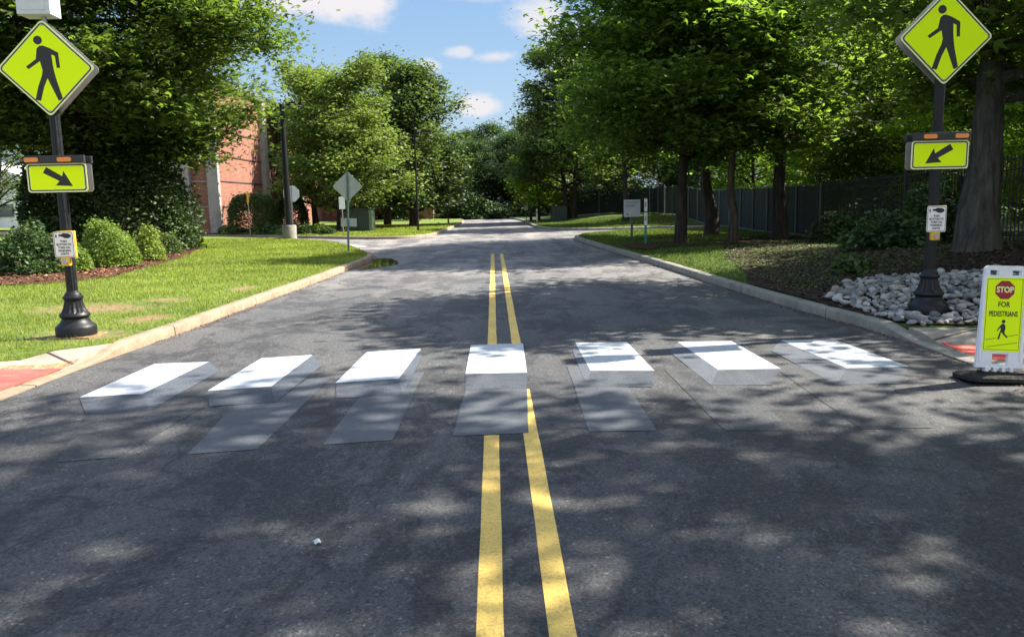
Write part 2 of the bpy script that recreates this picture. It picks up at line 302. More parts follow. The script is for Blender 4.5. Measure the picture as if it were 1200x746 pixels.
def m_rock():
    t = Mt('river_rock'); oi = t.N.new('ShaderNodeObjectInfo'); g = t.N.new('ShaderNodeNewGeometry'); n = t.noise(6, 6, .65); n2 = t.noise(50, 3)
    k = t.math('FRACT', t.math('ADD', oi.outputs['Random'], g.outputs['Random Per Island']))
    c = t.ramp(k, [(0, (.12, .122, .13)), (.3, (.21, .212, .21)), (.6, (.29, .28, .26)), (.85, (.42, .42, .41)), (1, (.22, .185, .155))])
    c = t.mix(.7, c, t.ramp(n, [(.3, .72), (.7, 1.15)]), 'MULTIPLY'); t.set(c, .75, spec=.35); t.bump(t.math('ADD', n, n2), .3, .01); return t.m
MA['rock'] = m_rock()
def m_water():
    t = Mt('puddle_water'); t.set((.10, .08, .04), .03, 0, .5); t.bump(t.noise(3, 2), .03, .01); return t.m
MA['water'] = m_water()

# ------------------------------------------------------------------ ground, road, lawns
def smooth(x): x = max(0., min(1., x)); return x*x*(3-2*x)
def zL(x, y): return .12 + .012*max(0, min(12, -4.4-x)) + .03*math.sin(x*.5+1)*math.sin(y*.35)*smooth((-4.6-x)/2)
def zR(x, y):
    g = .55 if y <= 15 else .55-.29*smooth((y-15)/5.5) if y < 20.5 else .26-.12*smooth((y-20.5)/6)
    g = .12+(g-.12)*(.25+.75*smooth((y-7.3)/3.7)); t = smooth((x-4.6)/(4.5)); z = .12+t*(g-.12)
    if y > 41.5: z += .36*smooth((y-42)/9)*smooth((x-3.4)/5)
    return z + .02*math.sin(x*1.3)*math.sin(y*.9)*t + .004*max(0, x-12)
def resample(P, step):
    out = [P[0]]
    for a, b in zip(P, P[1:]):
        n = max(1, int(math.dist(a, b)/step))
        out += [tuple(a[i]+(b[i]-a[i])*k/n for i in range(len(a))) for k in range(1, n+1)]
    return out
def catmull(P, step=.5):
    out = []
    for i in range(len(P)-1):
        p0 = P[max(0, i-1)]; p1 = P[i]; p2 = P[i+1]; p3 = P[min(len(P)-1, i+2)]
        n = max(1, int(math.dist(p1, p2)/step))
        for k in range(n):
            t = k/n
            out.append(tuple(.5*((2*p1[j])+(-p0[j]+p2[j])*t+(2*p0[j]-5*p1[j]+4*p2[j]-p3[j])*t*t+(-p0[j]+3*p1[j]-3*p2[j]+p3[j])*t**3) for j in range(len(p1))))
    return out+[P[-1]]
def inside(p, poly):
    c = False; n = len(poly); j = n-1
    for i in range(n):
        a, b = poly[i], poly[j]
        if (a[1] > p[1]) != (b[1] > p[1]) and p[0] < (b[0]-a[0])*(p[1]-a[1])/(b[1]-a[1])+a[0]: c = not c
        j = i
    return c
def drape(name, poly, zf, mat, res=1.0, off=0, parent=None, limit=None, skirt=False):
    """one sheet: constrained triangulation of the outline with inner grid points"""
    P = resample(list(poly)+[poly[0]], max(res, .3))[:-1]
    vs = [Vector((p[0], p[1])) for p in P]; n = len(vs)
    xs = [p[0] for p in P]; ys = [p[1] for p in P]
    lo = (max(min(xs), limit[0]), max(min(ys), limit[1])) if limit else (min(xs), min(ys)); hi = (min(max(xs), limit[2]), min(max(ys), limit[3])) if limit else (max(xs), max(ys))
    x = lo[0]+res/2
    while x < hi[0]:
        y = lo[1]+res/2
        while y < hi[1]:
            if inside((x, y), P): vs.append(Vector((x+.01*math.sin(y*7), y)))
            y += res
        x += res
    r = delaunay_2d_cdt(vs, [], [list(range(n))], 1, 1e-5)
    me = bpy.data.meshes.new(name); me.from_pydata([(v.x, v.y, zf(v.x, v.y)+off) for v in r[0]], [], [f for f in r[2]]); me.update()
    bm = bmesh.new(); bm.from_mesh(me); bmesh.ops.recalc_face_normals(bm, faces=bm.faces)
    for f in bm.faces:
        if f.normal.z < 0: f.normal_flip()
    if skirt:
        r = bmesh.ops.extrude_edge_only(bm, edges=[e for e in bm.edges if len(e.link_faces) == 1])
        for v in r['geom']:
            if isinstance(v, bmesh.types.BMVert): v.co.z = -.045
    bm.to_mesh(me); bm.free()
    return link(name, me, mat, parent, not skirt)
def flat(name, poly, z, mat, parent=None):
    a = sum(poly[i][0]*poly[(i+1) % len(poly)][1]-poly[(i+1) % len(poly)][0]*poly[i][1] for i in range(len(poly)))
    if a < 0: poly = poly[::-1]
    me = bpy.data.meshes.new(name); me.from_pydata([(p[0], p[1], z) for p in poly], [], [tuple(range(len(poly)))]); me.update()
    return link(name, me, mat, parent)
def struct(o): o['kind'] = 'structure'; return o
struct(flat('ground', [(900*math.cos(a*math.pi/24), 900*math.sin(a*math.pi/24)) for a in range(48)], -.05, MA['woods']))
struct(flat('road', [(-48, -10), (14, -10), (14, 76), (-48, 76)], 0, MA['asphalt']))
KL = catmull([(-4.3, -8), (-4.3, 0), (-4.28, 6.7), (-4.2, 8.8), (-4.1, 10.1), (-3.95, 13.1), (-3.75, 16.5), (-3.66, 19), (-3.58, 21), (-3.55, 22.7), (-3.72, 24.3), (-4.15, 26), (-4.8, 28.2), (-5.9, 31), (-7.4, 33.6), (-9.1, 35.5), (-12, 37.6), (-15, 39.5), (-20, 43), (-30, 50), (-46, 61)])
KF = catmull([(-46, 68), (-30, 56.5), (-17, 46), (-10.3, 40.5), (-6.8, 37.6), (-5.2, 36.7), (-3.9, 37.0), (-3.15, 38.4), (-2.9, 41), (-2.7, 46), (-2.5, 55), (-2.4, 66), (-3.2, 75)])
KR = catmull([(4.4, -8), (4.4, 0), (4.4, 6.4), (4.45, 8.3), (4.40, 9.6), (4.25, 11), (4.1, 13.5), (3.85, 19.5), (3.5, 26.6), (3.3, 31.5), (3.5, 34), (4.2, 36), (5.5, 37.3), (7.5, 38.0), (10, 38.4), (11, 40.2), (10, 41.9), (8, 41.8), (5.4, 41.6), (3.9, 42.2), (2.85, 44.6), (2.45, 50), (2.4, 56.8), (2.2, 66), (1.5, 75)])
def offset(P, d):
    out = []
    for i, p in enumerate(P):
        a = P[max(0, i-1)]; b = P[min(len(P)-1, i+1)]; t = Vector((b[0]-a[0], b[1]-a[1])).normalized()
        out.append((p[0]-t.y*d, p[1]+t.x*d))
    return out
def kerb(name, P, side, hf, mat, wd=.16):
    """rounded concrete kerb swept along the line, cast in three metre lengths with joints"""
    prof = [(0, -.03), (.0, .75), (.018, .93), (.045, 1.0), (wd-.01, 1.0), (wd, .96), (wd, -.03)]
    mb = MB(); acc_ = 0; rows = []
    Q = resample(P, .25); s = 0
    for i, p in enumerate(Q):
        a = Q[max(0, i-1)]; b = Q[min(len(Q)-1, i+1)]; t = Vector((b[0]-a[0], b[1]-a[1])).normalized(); nx, ny = (-t.y*side, t.x*side)
        h = hf(*p[:2]); s += math.dist(a, p) if i else 0
        rows.append((p, t, nx, ny, h, s))
    seg = []
    def flush(seg, gap):
        vs = []
        for k, (p, t, nx, ny, h, s) in enumerate(seg):
            sh = gap if k == 0 else -gap if k == len(seg)-1 else 0
            vs += [(p[0]+nx*o+t.x*sh, p[1]+ny*o+t.y*sh, z*h if z > 0 else z) for o, z in prof]
        n = len(prof); fs = [(k*n+i, k*n+i+1, (k+1)*n+i+1, (k+1)*n+i) for k in range(len(seg)-1) for i in range(n-1)]
        fs += [tuple(range(n)), tuple((len(seg)-1)*n+i for i in range(n))[::-1]]
        mb.add(vs, fs)
    nxt = 3.0
    for r in rows:
        seg.append(r)
        if r[5] > nxt: flush(seg, .011); seg = [r]; nxt += 3.0
    if len(seg) > 1: flush(seg, .006)
    return struct(mb.build(name, mat, smooth=True))
hL = lambda x, y: .13 if y > 9.0 or y < 4.6 else .015+.115*smooth((y-8.2)/.8) if y > 6 else .015+.115*smooth((5.4-y)/.8)
hR = lambda x, y: .13 if y > 9.1 or y < 5 else .02+.11*smooth((y-8.1)/.9) if y > 6.6 else .02+.11*smooth((5.9-y)/.8)
kerb('kerb', KL, 1, hL, MA['kerb']); kerb('kerb', KF, 1, lambda x, y: .13, MA['kerb'])
kerb('kerb', KR, -1, hR, MA['kerb_grey'])
iL = [p for p in offset(KL, .155)]; iF = offset(KF, .155); iR = offset(KR, -.155)
slabL = [(-4.45, 4.9), (-4.45, 6.7), (-4.36, 8.2), (-4.32, 8.9), (-4.78, 8.55), (-5.2, 8.02), (-5.6, 7.5), (-6.1, 6.9), (-6.4, 4.9)]
slabR = [(4.56, 5.2), (4.56, 6.7), (4.6, 8.0), (4.58, 8.6), (5.1, 8.50), (5.8, 8.38), (7.2, 8.25), (7.2, 5.6)]
nL = [p for p in iL if p[1] > 8.95]
lawnL = [(-4.45, -8), (-4.45, 4.9), (-6.4, 4.9), (-6.1, 6.9), (-5.6, 7.5), (-5.2, 8.02), (-4.78, 8.55), (-4.32, 8.9)]+nL+[(-60, 61), (-60, -8)]
o = struct(drape('lawn', lawnL, zL, MA['grass'], .9, limit=(-26, -8, 0, 60), skirt=True))
lawnF = iF+[(-2, 130), (-120, 130), (-120, 68)]
struct(drape('lawn', lawnF, lambda x, y: .12+.004*max(0, -4-x), MA['grass'], 2.5, limit=(-30, 30, 5, 80)))
nR = [p for p in iR if p[1] > 8.7]
lawnR = [(4.56, -8), (4.56, 5.2), (7.2, 5.6), (7.2, 8.25), (5.8, 8.38), (5.1, 8.50), (4.58, 8.6)]+nR+[(3, 130), (130, 130), (130, -8)]
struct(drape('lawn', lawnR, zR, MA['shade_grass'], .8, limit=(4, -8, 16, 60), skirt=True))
zsL = lambda x, y: .014+.105*max(smooth((-4.5-x)/1.0), smooth((y-7.9)/.8), smooth((5.6-y)/.7))
zsR = lambda x, y: .02+.10*max(smooth((x-4.6)/1.2), smooth((y-7.8)/.7), smooth((5.9-y)/.6))
struct(drape('pavement', slabL, zsL, MA['slab'], .25, skirt=True)); struct(drape('pavement', slabR, zsR, MA['slab'], .25, skirt=True))
def jag(poly, amp, seed, step=.35):
    rnd = random.Random(seed); return [(p[0]+rnd.uniform(-amp, amp), p[1]+rnd.uniform(-amp, amp)) for p in resample(list(poly)+[poly[0]], step)[:-1]]
struct(drape('pavement_stain', jag([(-4.49, 5.5), (-4.49, 6.85), (-4.42, 7.5), (-4.38, 8.3), (-4.62, 8.14), (-5.0, 8.0), (-5.5, 7.5), (-5.9, 6.7), (-5.9, 5.5)], .02, 51), zsL, MA['soil'], .2, .003))
for P, zf in (([(-4.37, 8.12), (-4.84, 8.50), (-4.83, 8.515), (-4.36, 8.14)], zsL), ([(4.6, 8.1), (5.35, 8.44), (5.34, 8.455), (4.6, 8.125)], zsR), ([(4.63, 7.98), (6.4, 8.0), (6.4, 8.02), (4.63, 8.0)], zsR)):
    struct(drape('pavement_joint', P, zf, MA['groove'], .3, .006))
tag(drape('tactile_paving', [(-4.24-.27, 6.2), (-4.47, 6.85), (-4.43, 7.5), (-4.40, 8.0), (-4.62, 7.98), (-4.95, 7.85), (-5.35, 7.4), (-5.7, 6.6), (-5.7, 6.2)], zsL, MA['tactile'], .2, .008), 'sunlit red bumpy warning panel dusted with soil in the left kerb ramp', 'tactile paving', 'red warning panels in the kerb ramps')
tag(drape('tactile_paving', [(4.62, 8.05), (5.0, 8.0), (5.5, 7.7), (5.9, 7.5), (6.2, 6.7), (4.95, 6.75), (4.63, 7.4)], zsR, MA['tactile'], .2, .004), 'shaded red warning panel in the right kerb ramp behind the portable stop sign', 'tactile paving', 'red warning panels in the kerb ramps')
mulchL = jag([(-13, 15.5), (-9.74, 15.8), (-9.0, 16.0), (-8.5, 16.7), (-8.3, 17.4), (-8.45, 18.7), (-8.7, 20.5), (-9.1, 23.5), (-10.0, 27), (-10.65, 29.4), (-12.3, 33), (-14, 32), (-15.5, 28), (-15.2, 22), (-14.4, 17)], .10, 3, .6)
struct(drape('mulch_bed', mulchL, zL, MA['mulch'], .5, .02))
mulchR = jag([(4.6, 9.2), (4.42, 11), (4.32, 13.2), (5.0, 16), (5.4, 18.5), (6.2, 21.5), (7.0, 24.0), (8.2, 27.3), (10.4, 29.5), (10.9, 24), (13.5, 14.5), (13.5, 9), (9, 8.3), (7.2, 8.34), (5.8, 8.47), (5.1, 8.58), (4.66, 8.7)], .05, 4, .6)
struct(drape('mulch_bed', mulchR, zR, MA['dark_mulch'], .5, .02))
for k, (cx, cy, rx, ry, mt) in enumerate([(5.75, 25.1, 1.3, 1.5, 'dark_mulch'), (7.5, 24.7, 1.1, 1.2, 'dark_mulch'), (4.5, 24.2, .5, 1.4, 'mulch')]):
    struct(drape('mulch_bed', jag([(cx+rx*math.cos(a*.5236), cy+ry*math.sin(a*.5236)) for a in range(12)], .1, 9+k), zR, MA[mt], .4, .03+.008*k))
for k, (cx, cy, rx, ry) in enumerate([(4.95, 4.4, .35, .5)]):
    struct(drape('bare_soil', jag([(cx+rx*math.cos(a*.349), cy+ry*math.sin(a*.349)) for a in range(18)], .07, 40+k, .15), zR, MA['soil'], .3, .01))

# ------------------------------------------------------------------ road markings
YC = 'double yellow centre lines'
for (x, a, b, lab) in [(-.05, 8.862, 24.6, 'left yellow centre line running on beyond the painted blocks'), (.225, 8.862, 24.6, 'right yellow centre line running on beyond the painted blocks'),
                       (-.05, -8, 5.325, 'left yellow centre line in the foreground below the painted blocks'), (.222, -8, 6.66, 'right yellow centre line in the foreground below the painted blocks')]:
    P = resample([(x-.051, a), (x-.051, b)], .4)+resample([(x+.051, b), (x+.051, a)], .4)
    rnd = random.Random(int(a*10)); P = [(p[0]+rnd.uniform(-.003, .003), p[1]) for p in P]
    tag(flat('yellow_line', P, .002, MA['yellow']), lab, 'road marking', YC)
tag(flat('stop_bar', [(-5.7, 29.9), (-6.6, 31.8), (-5.75, 32.3), (-4.8, 30.6)], .004, MA['stopbar']), 'short pale stop bar painted across the mouth of the side street', 'road marking')
BL = [
  dict(top=[(-3.62, 6.78), (-3.57, 8.21), (-3.02, 8.24), (-3.11, 6.85)], front=[(-3.62, 6.78), (-3.11, 6.85), (-2.8, 6.27), (-3.28, 6.21)], side=[(-3.11, 6.85), (-3.02, 8.24), (-2.74, 7.75), (-2.8, 6.27)], sh=[(-3.28, 6.21), (-2.85, 4.99), (-2.49, 5.05), (-2.39, 6.41), (-2.74, 7.56), (-2.8, 6.27)]),
  dict(top=[(-2.56, 6.9), (-2.51, 8.37), (-1.99, 8.48), (-2.03, 7.0)], front=[(-2.56, 6.9), (-2.03, 7.0), (-1.84, 6.42), (-2.35, 6.34)], side=[(-2.03, 7.0), (-1.99, 8.48), (-1.77, 7.86), (-1.84, 6.42)], sh=[(-2.05, 5.08), (-1.61, 5.15), (-1.56, 7.32), (-1.77, 7.29), (-1.84, 6.42), (-2.15, 6.36)]),
  dict(top=[(-1.47, 7.08), (-1.42, 8.59), (-0.84, 8.68), (-0.91, 7.19)], front=[(-1.47, 7.08), (-0.91, 7.19), (-0.8, 6.55), (-1.35, 6.5)], side=[(-0.91, 7.19), (-0.84, 8.68), (-0.79, 8.22), (-0.8, 6.55)], sh=[(-1.19, 5.21), (-0.73, 5.27), (-0.7, 7.46), (-0.79, 7.43), (-0.8, 6.55), (-1.16, 6.52)]),
  dict(top=[(-0.3, 7.32), (-0.29, 8.83), (0.3, 8.86), (0.28, 7.3)], front=[(-0.3, 7.32), (0.28, 7.3), (0.25, 6.68), (-0.28, 6.67)], sh=[(-0.28, 6.67), (0.25, 6.68), (0.21, 5.35), (-0.32, 5.33)]),
  dict(top=[(0.89, 8.81), (1.47, 8.77), (1.47, 7.24), (0.88, 7.31)], front=[(0.88, 7.31), (1.47, 7.24), (1.32, 6.6), (0.77, 6.67)], side=[(0.89, 8.81), (0.88, 7.31), (0.77, 6.67), (0.81, 8.36)], sh=[(0.68, 7.56), (0.79, 7.55), (0.77, 6.67), (1.12, 6.62), (1.1, 5.32), (0.63, 5.34)]),
  dict(top=[(2.03, 8.69), (2.62, 8.67), (2.64, 7.18), (2.06, 7.2)], front=[(2.06, 7.2), (2.64, 7.18), (2.34, 6.55), (1.83, 6.61)], side=[(2.03, 8.69), (2.06, 7.2), (1.83, 6.61), (1.81, 8.13)], sh=[(1.57, 7.29), (1.82, 7.35), (1.83, 6.61), (2.13, 6.57), (2.0, 5.23), (1.56, 5.28)]),
  dict(top=[(3.16, 8.63), (3.75, 8.6), (3.82, 7.13), (3.24, 7.13)], front=[(3.24, 7.13), (3.82, 7.13), (3.41, 6.48), (2.87, 6.51)], side=[(3.16, 8.63), (3.24, 7.13), (2.87, 6.51), (2.85, 8.05)], sh=[(2.60, 7.23), (2.86, 7.35), (2.87, 6.51), (3.28, 6.48), (2.98, 5.2), (2.49, 5.22)])]
BLAB = ['leftmost painted block at the foot of the left kerb ramp', 'second painted block from the left kerb, long pale shadow below it', 'painted block just left of the one on the yellow lines', 'middle painted block lying across the yellow centre lines, seen end on',
        'painted block just right of the one on the yellow lines', 'second painted block from the right kerb, showing its left side', 'rightmost painted block near the portable stop sign']
for b, lab in zip(BL, BLAB):
    cx, cy = sum(p[0] for p in b['top'])/4, sum(p[1] for p in b['top'])/4
    e = empty('painted_block', (cx, cy, 0), lab, 'road marking', 'painted three dimensional crosswalk blocks')
    L_ = lambda P: jag([(p[0]-cx, p[1]-cy) for p in P], .004, len(lab), .25)
    L0 = lambda P: [(p[0]-cx, p[1]-cy) for p in P]
    i = BL.index(b)
    flat('painted_shadow', L_(b['sh']), .004, MA['shadow_paint'] if i in (1, 2, 3, 4) else MA['faint_paint'], e)
    flat('front_face', L0(b['front']), .005, MA['grey_paint'], e)
    if 'side' in b: flat('side_face', L0(b['side']), .0056, MA['side_paint'], e)
    flat('top_face', L0(b['top']), .0062, MA['white_paint'], e)
tag(flat('puddle', jag([(-3.30, 19.4), (-3.06, 20.2), (-2.68, 20.7), (-2.62, 21.6), (-2.73, 22.5), (-3.05, 23.6), (-3.5, 23.9), (-3.5, 22), (-3.52, 20.5)], .05, 5), .004, MA['water']), 'small still puddle reflecting trees beside the curved left kerb', 'puddle')

# ------------------------------------------------------------------ foliage tools
LEAF = dict(
 maple=(np.array([(0, 0, 0), (.2, .42, .03), (0, 1, -.12), (-.2, .42, .03), (.34, .16, .02), (.62, .55, -.08), (.22, .44, .02), (-.34, .16, .02), (-.62, .55, -.08), (-.22, .44, .02)], float), np.array([(0, 1, 2, 3), (0, 4, 5, 6), (0, 9, 8, 7)])),
 oval=(np.array([(0, 0, 0), (.3, .5, .07), (0, 1, -.06), (-.3, .5, .07)], float), np.array([(0, 1, 2, 3)])),
 blade=(np.array([(-.5, 0, 0), (.5, 0, 0), (.05, 0, 1)], float), np.array([(0, 1, 2)])))
def leaves_np(C, size, rng, kind='maple', up=.75, var=.5):
    """C (n,3) leaf positions -> verts, faces"""
    T, F = LEAF[kind]; n = len(C); th = rng.uniform(0, 2*np.pi, n)
    nrm = rng.normal(0, 1, (n, 3)); nrm[:, 2] = np.abs(nrm[:, 2])+up*2; nrm /= np.linalg.norm(nrm, axis=1)[:, None]
    a = np.stack([np.cos(th), np.sin(th), np.zeros(n)], 1); a -= nrm*(a*nrm).sum(1)[:, None]; a /= np.linalg.norm(a, axis=1)[:, None]
    b = np.cross(nrm, a); s = size*rng.uniform(1-var, 1+var, n)
    V = C[:, None, :]+s[:, None, None]*(T[None, :, 0:1]*b[:, None, :]+(T[None, :, 1:2]-.3)*a[:, None, :]+T[None, :, 2:3]*nrm[:, None, :])
    Fa = (F[None]+(np.arange(n)*len(T))[:, None, None]).reshape(-1, F.shape[1])
    return V.reshape(-1, 3), Fa
def curve3(a, b, bow, n):
    t = np.linspace(0, 1, n)[:, None]; return a+(b-a)*t+np.array(bow)*(4*t*(1-t))
def build_tree(name, label, cat, group, loc, seed, H, tr, base, Rm, nl, leaf, nleaf, size, leafmat, bark, prof=None, lean=(0, 0), cl=.35, flat_=.55, stems=1, rise=.35, nsub=7, gapz=None, shift=(0, 0), fork=0):
    rng = np.random.default_rng(seed); e = empty(name, loc, label, cat, group); mb = MB(); CC = []
    prof = prof or (lambda t: math.sin(math.pi*min(1, max(0, t*.86+.14)))**.6)
    for s_ in range(stems):
        off = np.array([0, 0, 0.]) if stems == 1 else np.array([.3*math.cos(s_*2.3), .3*math.sin(s_*2.3), 0])
        top = np.array([lean[0], lean[1], H*.93])+off*3; n = 12; P = np.linspace(0, 1, n)[:, None]*top+off
        P[1:-1] += np.cumsum(rng.normal(0, .05, (n-2, 3))*[1, 1, 0], 0); P[0, 2] = -.3
        rad = [tr*(1-.93*(i/(n-1))**.9) for i in range(n)]; 
        Pf = [P[0], P[0]+(P[1]-P[0])*.18+[0, 0, .1]]+list(P[1:]); rf = [tr*1.75, tr*1.22, tr*.97]+rad[2:]
        mb.tube([tuple(p) for p in Pf], rf, 12)
        nL_ = nl//stems
        for i in range(nL_):
            t = (i+.5)/nL_; z0 = base*H*.8+(H*.92-base*H*.8)*t**1.05; k = z0/(H*.93)*(n-1); k0 = int(min(n-2, k)); p0 = P[k0]+(P[k0+1]-P[k0])*(k-k0)
            az_ = i*2.39996+rng.normal(0, .35)+s_*1.3; Rr = Rm*prof(t)*rng.uniform(.72, 1.08)
            out = np.array([math.cos(az_)*Rr+shift[0]*(1-t), math.sin(az_)*Rr+shift[1]*(1-t), Rr*rise*rng.uniform(.4, 1.5)+(.0 if t < .8 else .6)])
            p1 = p0+out; m = 6; L = curve3(p0, p1, (0, 0, Rr*.08*rng.uniform(-.5, 1.3)), m); r0 = max(.02, tr*(1-z0/H)*.5+.015)
            mb.tube([tuple(p) for p in L], [r0*(1-.85*q/(m-1)) for q in range(m)], 6)
            for j in range(nsub):
                s = .28+.72*(j+rng.uniform(.1, .9))/nsub; kk = s*(m-1); q0 = int(min(m-2, kk)); a = L[q0]+(L[q0+1]-L[q0])*(kk-q0)
                side = 1 if j % 2 else -1; an = az_+side*rng.uniform(.5, 1.2); l = Rr*rng.uniform(.2, .42)*(1.15-s*.5)+.25
                b = a+np.array([math.cos(an)*l, math.sin(an)*l, l*rng.uniform(-.15, .55)])
                mb.tube([tuple(a), tuple((a+b)/2+[0, 0, .04*l]), tuple(b)], [.012+.006*Rr/2, .009+.003*Rr/2, .004], 4)
                for q in (.45, .75, 1.0): CC.append(np.append(a+(b-a)*q, .5+.5*l))
            CC.append(np.append(p1, 1.0))
    C = np.array(CC)
    per = max(1, nleaf//len(C)); w_ = rng.uniform(.35, 1.65, len(C)); cnt = np.maximum(1, (per*w_).astype(int))
    ctr = np.repeat(C[:, :3], cnt, 0); sc2 = np.repeat(rng.uniform(.7, 1.4, len(C))*cl, cnt)
    D = rng.normal(0, 1, ctr.shape); D /= np.maximum(1e-6, np.linalg.norm(D, axis=1))[:, None]; D *= (rng.uniform(0, 1, len(D))**.5)[:, None]*1.6
    D *= (1+(rng.uniform(0, 1, len(D)) < .14)*rng.uniform(0, 1.3, len(D)))[:, None]; D[:, 2] *= flat_; P_ = ctr+D*sc2[:, None]; P_[:, 2] -= .12*(D[:, 0]**2+D[:, 1]**2)*sc2
    V, F = leaves_np(P_, size, rng, leaf)
    mb.build('trunk', bark, e, smooth=True)
    link('crown', np_mesh('crown', V, F, 4), leafmat, e)
    return e
def blob_shrub(name, label, cat, group, loc, seed, rx, ry, h, n, size, leafmat, kind='oval', lump=.18, fill=.45, prof='round', flowers=None, stemmat=None):
    rng = np.random.default_rng(seed); e = empty(name, loc, label, cat, group)
    d = rng.normal(0, 1, (n, 3)); d[:, 2] = np.abs(d[:, 2])*1.0; d /= np.linalg.norm(d, axis=1)[:, None]
    lum = sum(np.sin(d[:, 0]*a+b)*np.sin(d[:, 1]*c+b*2)*np.sin(d[:, 2]*a+c) for a, b, c in rng.uniform(2, 7, (5, 3)))/2.2
    stray = (rng.uniform(0, 1, n) < .07)*rng.uniform(0, .2, n)
    rr = stray+(1-fill*rng.uniform(0, 1, n)**2.0)*(1+lump*lum)+rng.normal(0, .03, n)
    P = d*rr[:, None]
    if prof == 'cone': k = np.clip(1-P[:, 2]*.62, .2, 1); P[:, 0] *= k; P[:, 1] *= k
    if prof == 'box':
        P = np.sign(P)*np.abs(P)**.62
    P = P*np.array([rx, ry, h]); P[:, 2] = np.maximum(P[:, 2], .03)
    V, F = leaves_np(P, size, rng, kind, .35)
    mb = MB()
    for i in range(9):
        q = P[rng.integers(0, n)]*.8; mb.tube([(q[0]*.08, q[1]*.08, -.1), (q[0]*.5, q[1]*.5, q[2]*.6), tuple(q)], [.02+.008*h, .012, .005], 5)
    mb.build('stems', stemmat or MA['bark_d'], e)
    link('foliage', np_mesh('foliage', V, F, 4), leafmat, e)
    if flowers:
        m = flowers[1]; Q = P[rng.choice(n, m, False)]*1.04; V, F = leaves_np(Q, flowers[2], rng, 'oval', .3); link('blossoms', np_mesh('blossoms', V, F, 4), flowers[0], e)
    return e

#@@TREES
# ------------------------------------------------------------------ trees, left
G_L = 'trees on the lawns left of the road'
dome = lambda t: (1-.7*t)**.6
build_tree('maple_tree', 'large maple on the near left lawn whose crown hangs behind the left crossing sign', 'tree', None, (-13.0, 27.2, zL(-13.0, 27.2)), 11, 12.8, .33, .30, 5.9, 62, 'maple', 120000, .175, MA['lf_maple'], MA['bark_d'], cl=.62, flat_=.55, rise=.12, nsub=9)
build_tree('shade_tree', 'broad lime green tree behind the grey diamond sign on the far left lawn', 'tree', G_L, (-8.7, 45.5, .13), 12, 8.6, .19, .14, 3.9, 40, 'oval', 44000, .19, MA['lf_lime'], MA['bark_d'], cl=.5, flat_=.6, rise=.38, prof=dome)
build_tree('shade_tree', 'tall dark green tree behind the lamp post on the far left lawn', 'tree', G_L, (-5.3, 52.5, .13), 13, 10.3, .22, .10, 3.3, 46, 'oval', 32000, .23, MA['lf_mid'], MA['bark_d'], cl=.5, flat_=.8, rise=.4, prof=lambda t: (math.sin(math.pi*(t*.75+.25)))**.8)
build_tree('shade_tree', 'tall tree rising between the lime green tree and the dark one behind the lamp post', 'tree', G_L, (-7.6, 57.5, .13), 14, 11.8, .24, .14, 2.9, 40, 'oval', 26000, .25, MA['lf_mid'], MA['bark_d'], cl=.5, flat_=.8, rise=.4)
build_tree('shade_tree', 'olive green tree rising above the left half of the lime green one', 'tree', G_L, (-12.9, 58.5, .13), 15, 11.2, .22, .14, 3.9, 36, 'oval', 26000, .24, MA['lf_lime'], MA['bark_d'], cl=.55, flat_=.7, rise=.4)
build_tree('small_tree', 'small leaning tree beside the white building at the left edge', 'tree', None, (-20.3, 32.5, .35), 16, 4.0, .11, .42, 2.0, 22, 'oval', 9000, .11, MA['lf_mid'], MA['bark'], cl=.34, flat_=.6, lean=(.9, 0), rise=.6)
# ------------------------------------------------------------------ trees, right
G_R = 'trees on the right verge inside the fence'
build_tree('big_tree', 'thick grey trunk with flared roots behind the right crossing sign', 'tree', G_R, (8.62, 14.0, zR(8.62, 14)), 21, 9.4, .33, .34, 3.7, 34, 'maple', 29000, .165, MA['lf_r'], MA['bark_g'], cl=.6, flat_=.5, rise=.14, nsub=8, lean=(.05, .1), shift=(1.9, 0))
build_tree('shade_tree', 'dark straight trunk close to the fence, right of the two slim trunks', 'tree', G_R, (9.5, 26.2, zR(9.5, 26.2)), 22, 10.5, .24, .38, 4.2, 34, 'maple', 20000, .18, MA['lf_r'], MA['bark_d'], cl=.6, flat_=.5, rise=.2)
build_tree('shade_tree', 'slim trunk standing in the mulch in front of the thicker leaning one', 'tree', G_R, (7.45, 24.7, zR(7.45, 24.7)), 23, 10.0, .14, .34, 3.2, 28, 'maple', 14000, .17, MA['lf_r'], MA['bark'], cl=.55, flat_=.5, rise=.2)
build_tree('shade_tree', 'tree nearest the kerb behind the notice board and green marker, branches out over the road', 'tree', G_R, (6.0, 25.6, zR(6, 25.6)), 24, 10.8, .185, .30, 4.0, 44, 'maple', 37000, .17, MA['lf_r'], MA['bark_d'], cl=.58, flat_=.5, rise=.2, shift=(0, 0))
build_tree('shade_tree', 'thick leaning trunk with peeling bark between the kerbside tree and the slim trunk', 'tree', G_R, (8.6, 31.2, zR(8.6, 31.2)), 25, 11, .27, .34, 4.0, 32, 'maple', 17000, .185, MA['lf_mid'], MA['bark'], cl=.6, flat_=.5, lean=(-1.0, 0), rise=.2)
build_tree('shade_tree', 'slim trunk just behind the kerbside tree', 'tree', G_R, (6.9, 29.3, zR(6.9, 29.3)), 26, 10.5, .13, .32, 3.2, 26, 'maple', 12000, .21, MA['lf_r'], MA['bark_d'], cl=.6, flat_=.5, rise=.25)
build_tree('shade_tree', 'tree behind the white notice board at the side drive', 'tree', G_R, (7.7, 46.5, zR(7.7, 46.5)), 27, 10.5, .19, .34, 3.6, 32, 'oval', 18000, .25, MA['lf_r'], MA['bark_d'], cl=.6, flat_=.55, rise=.3)
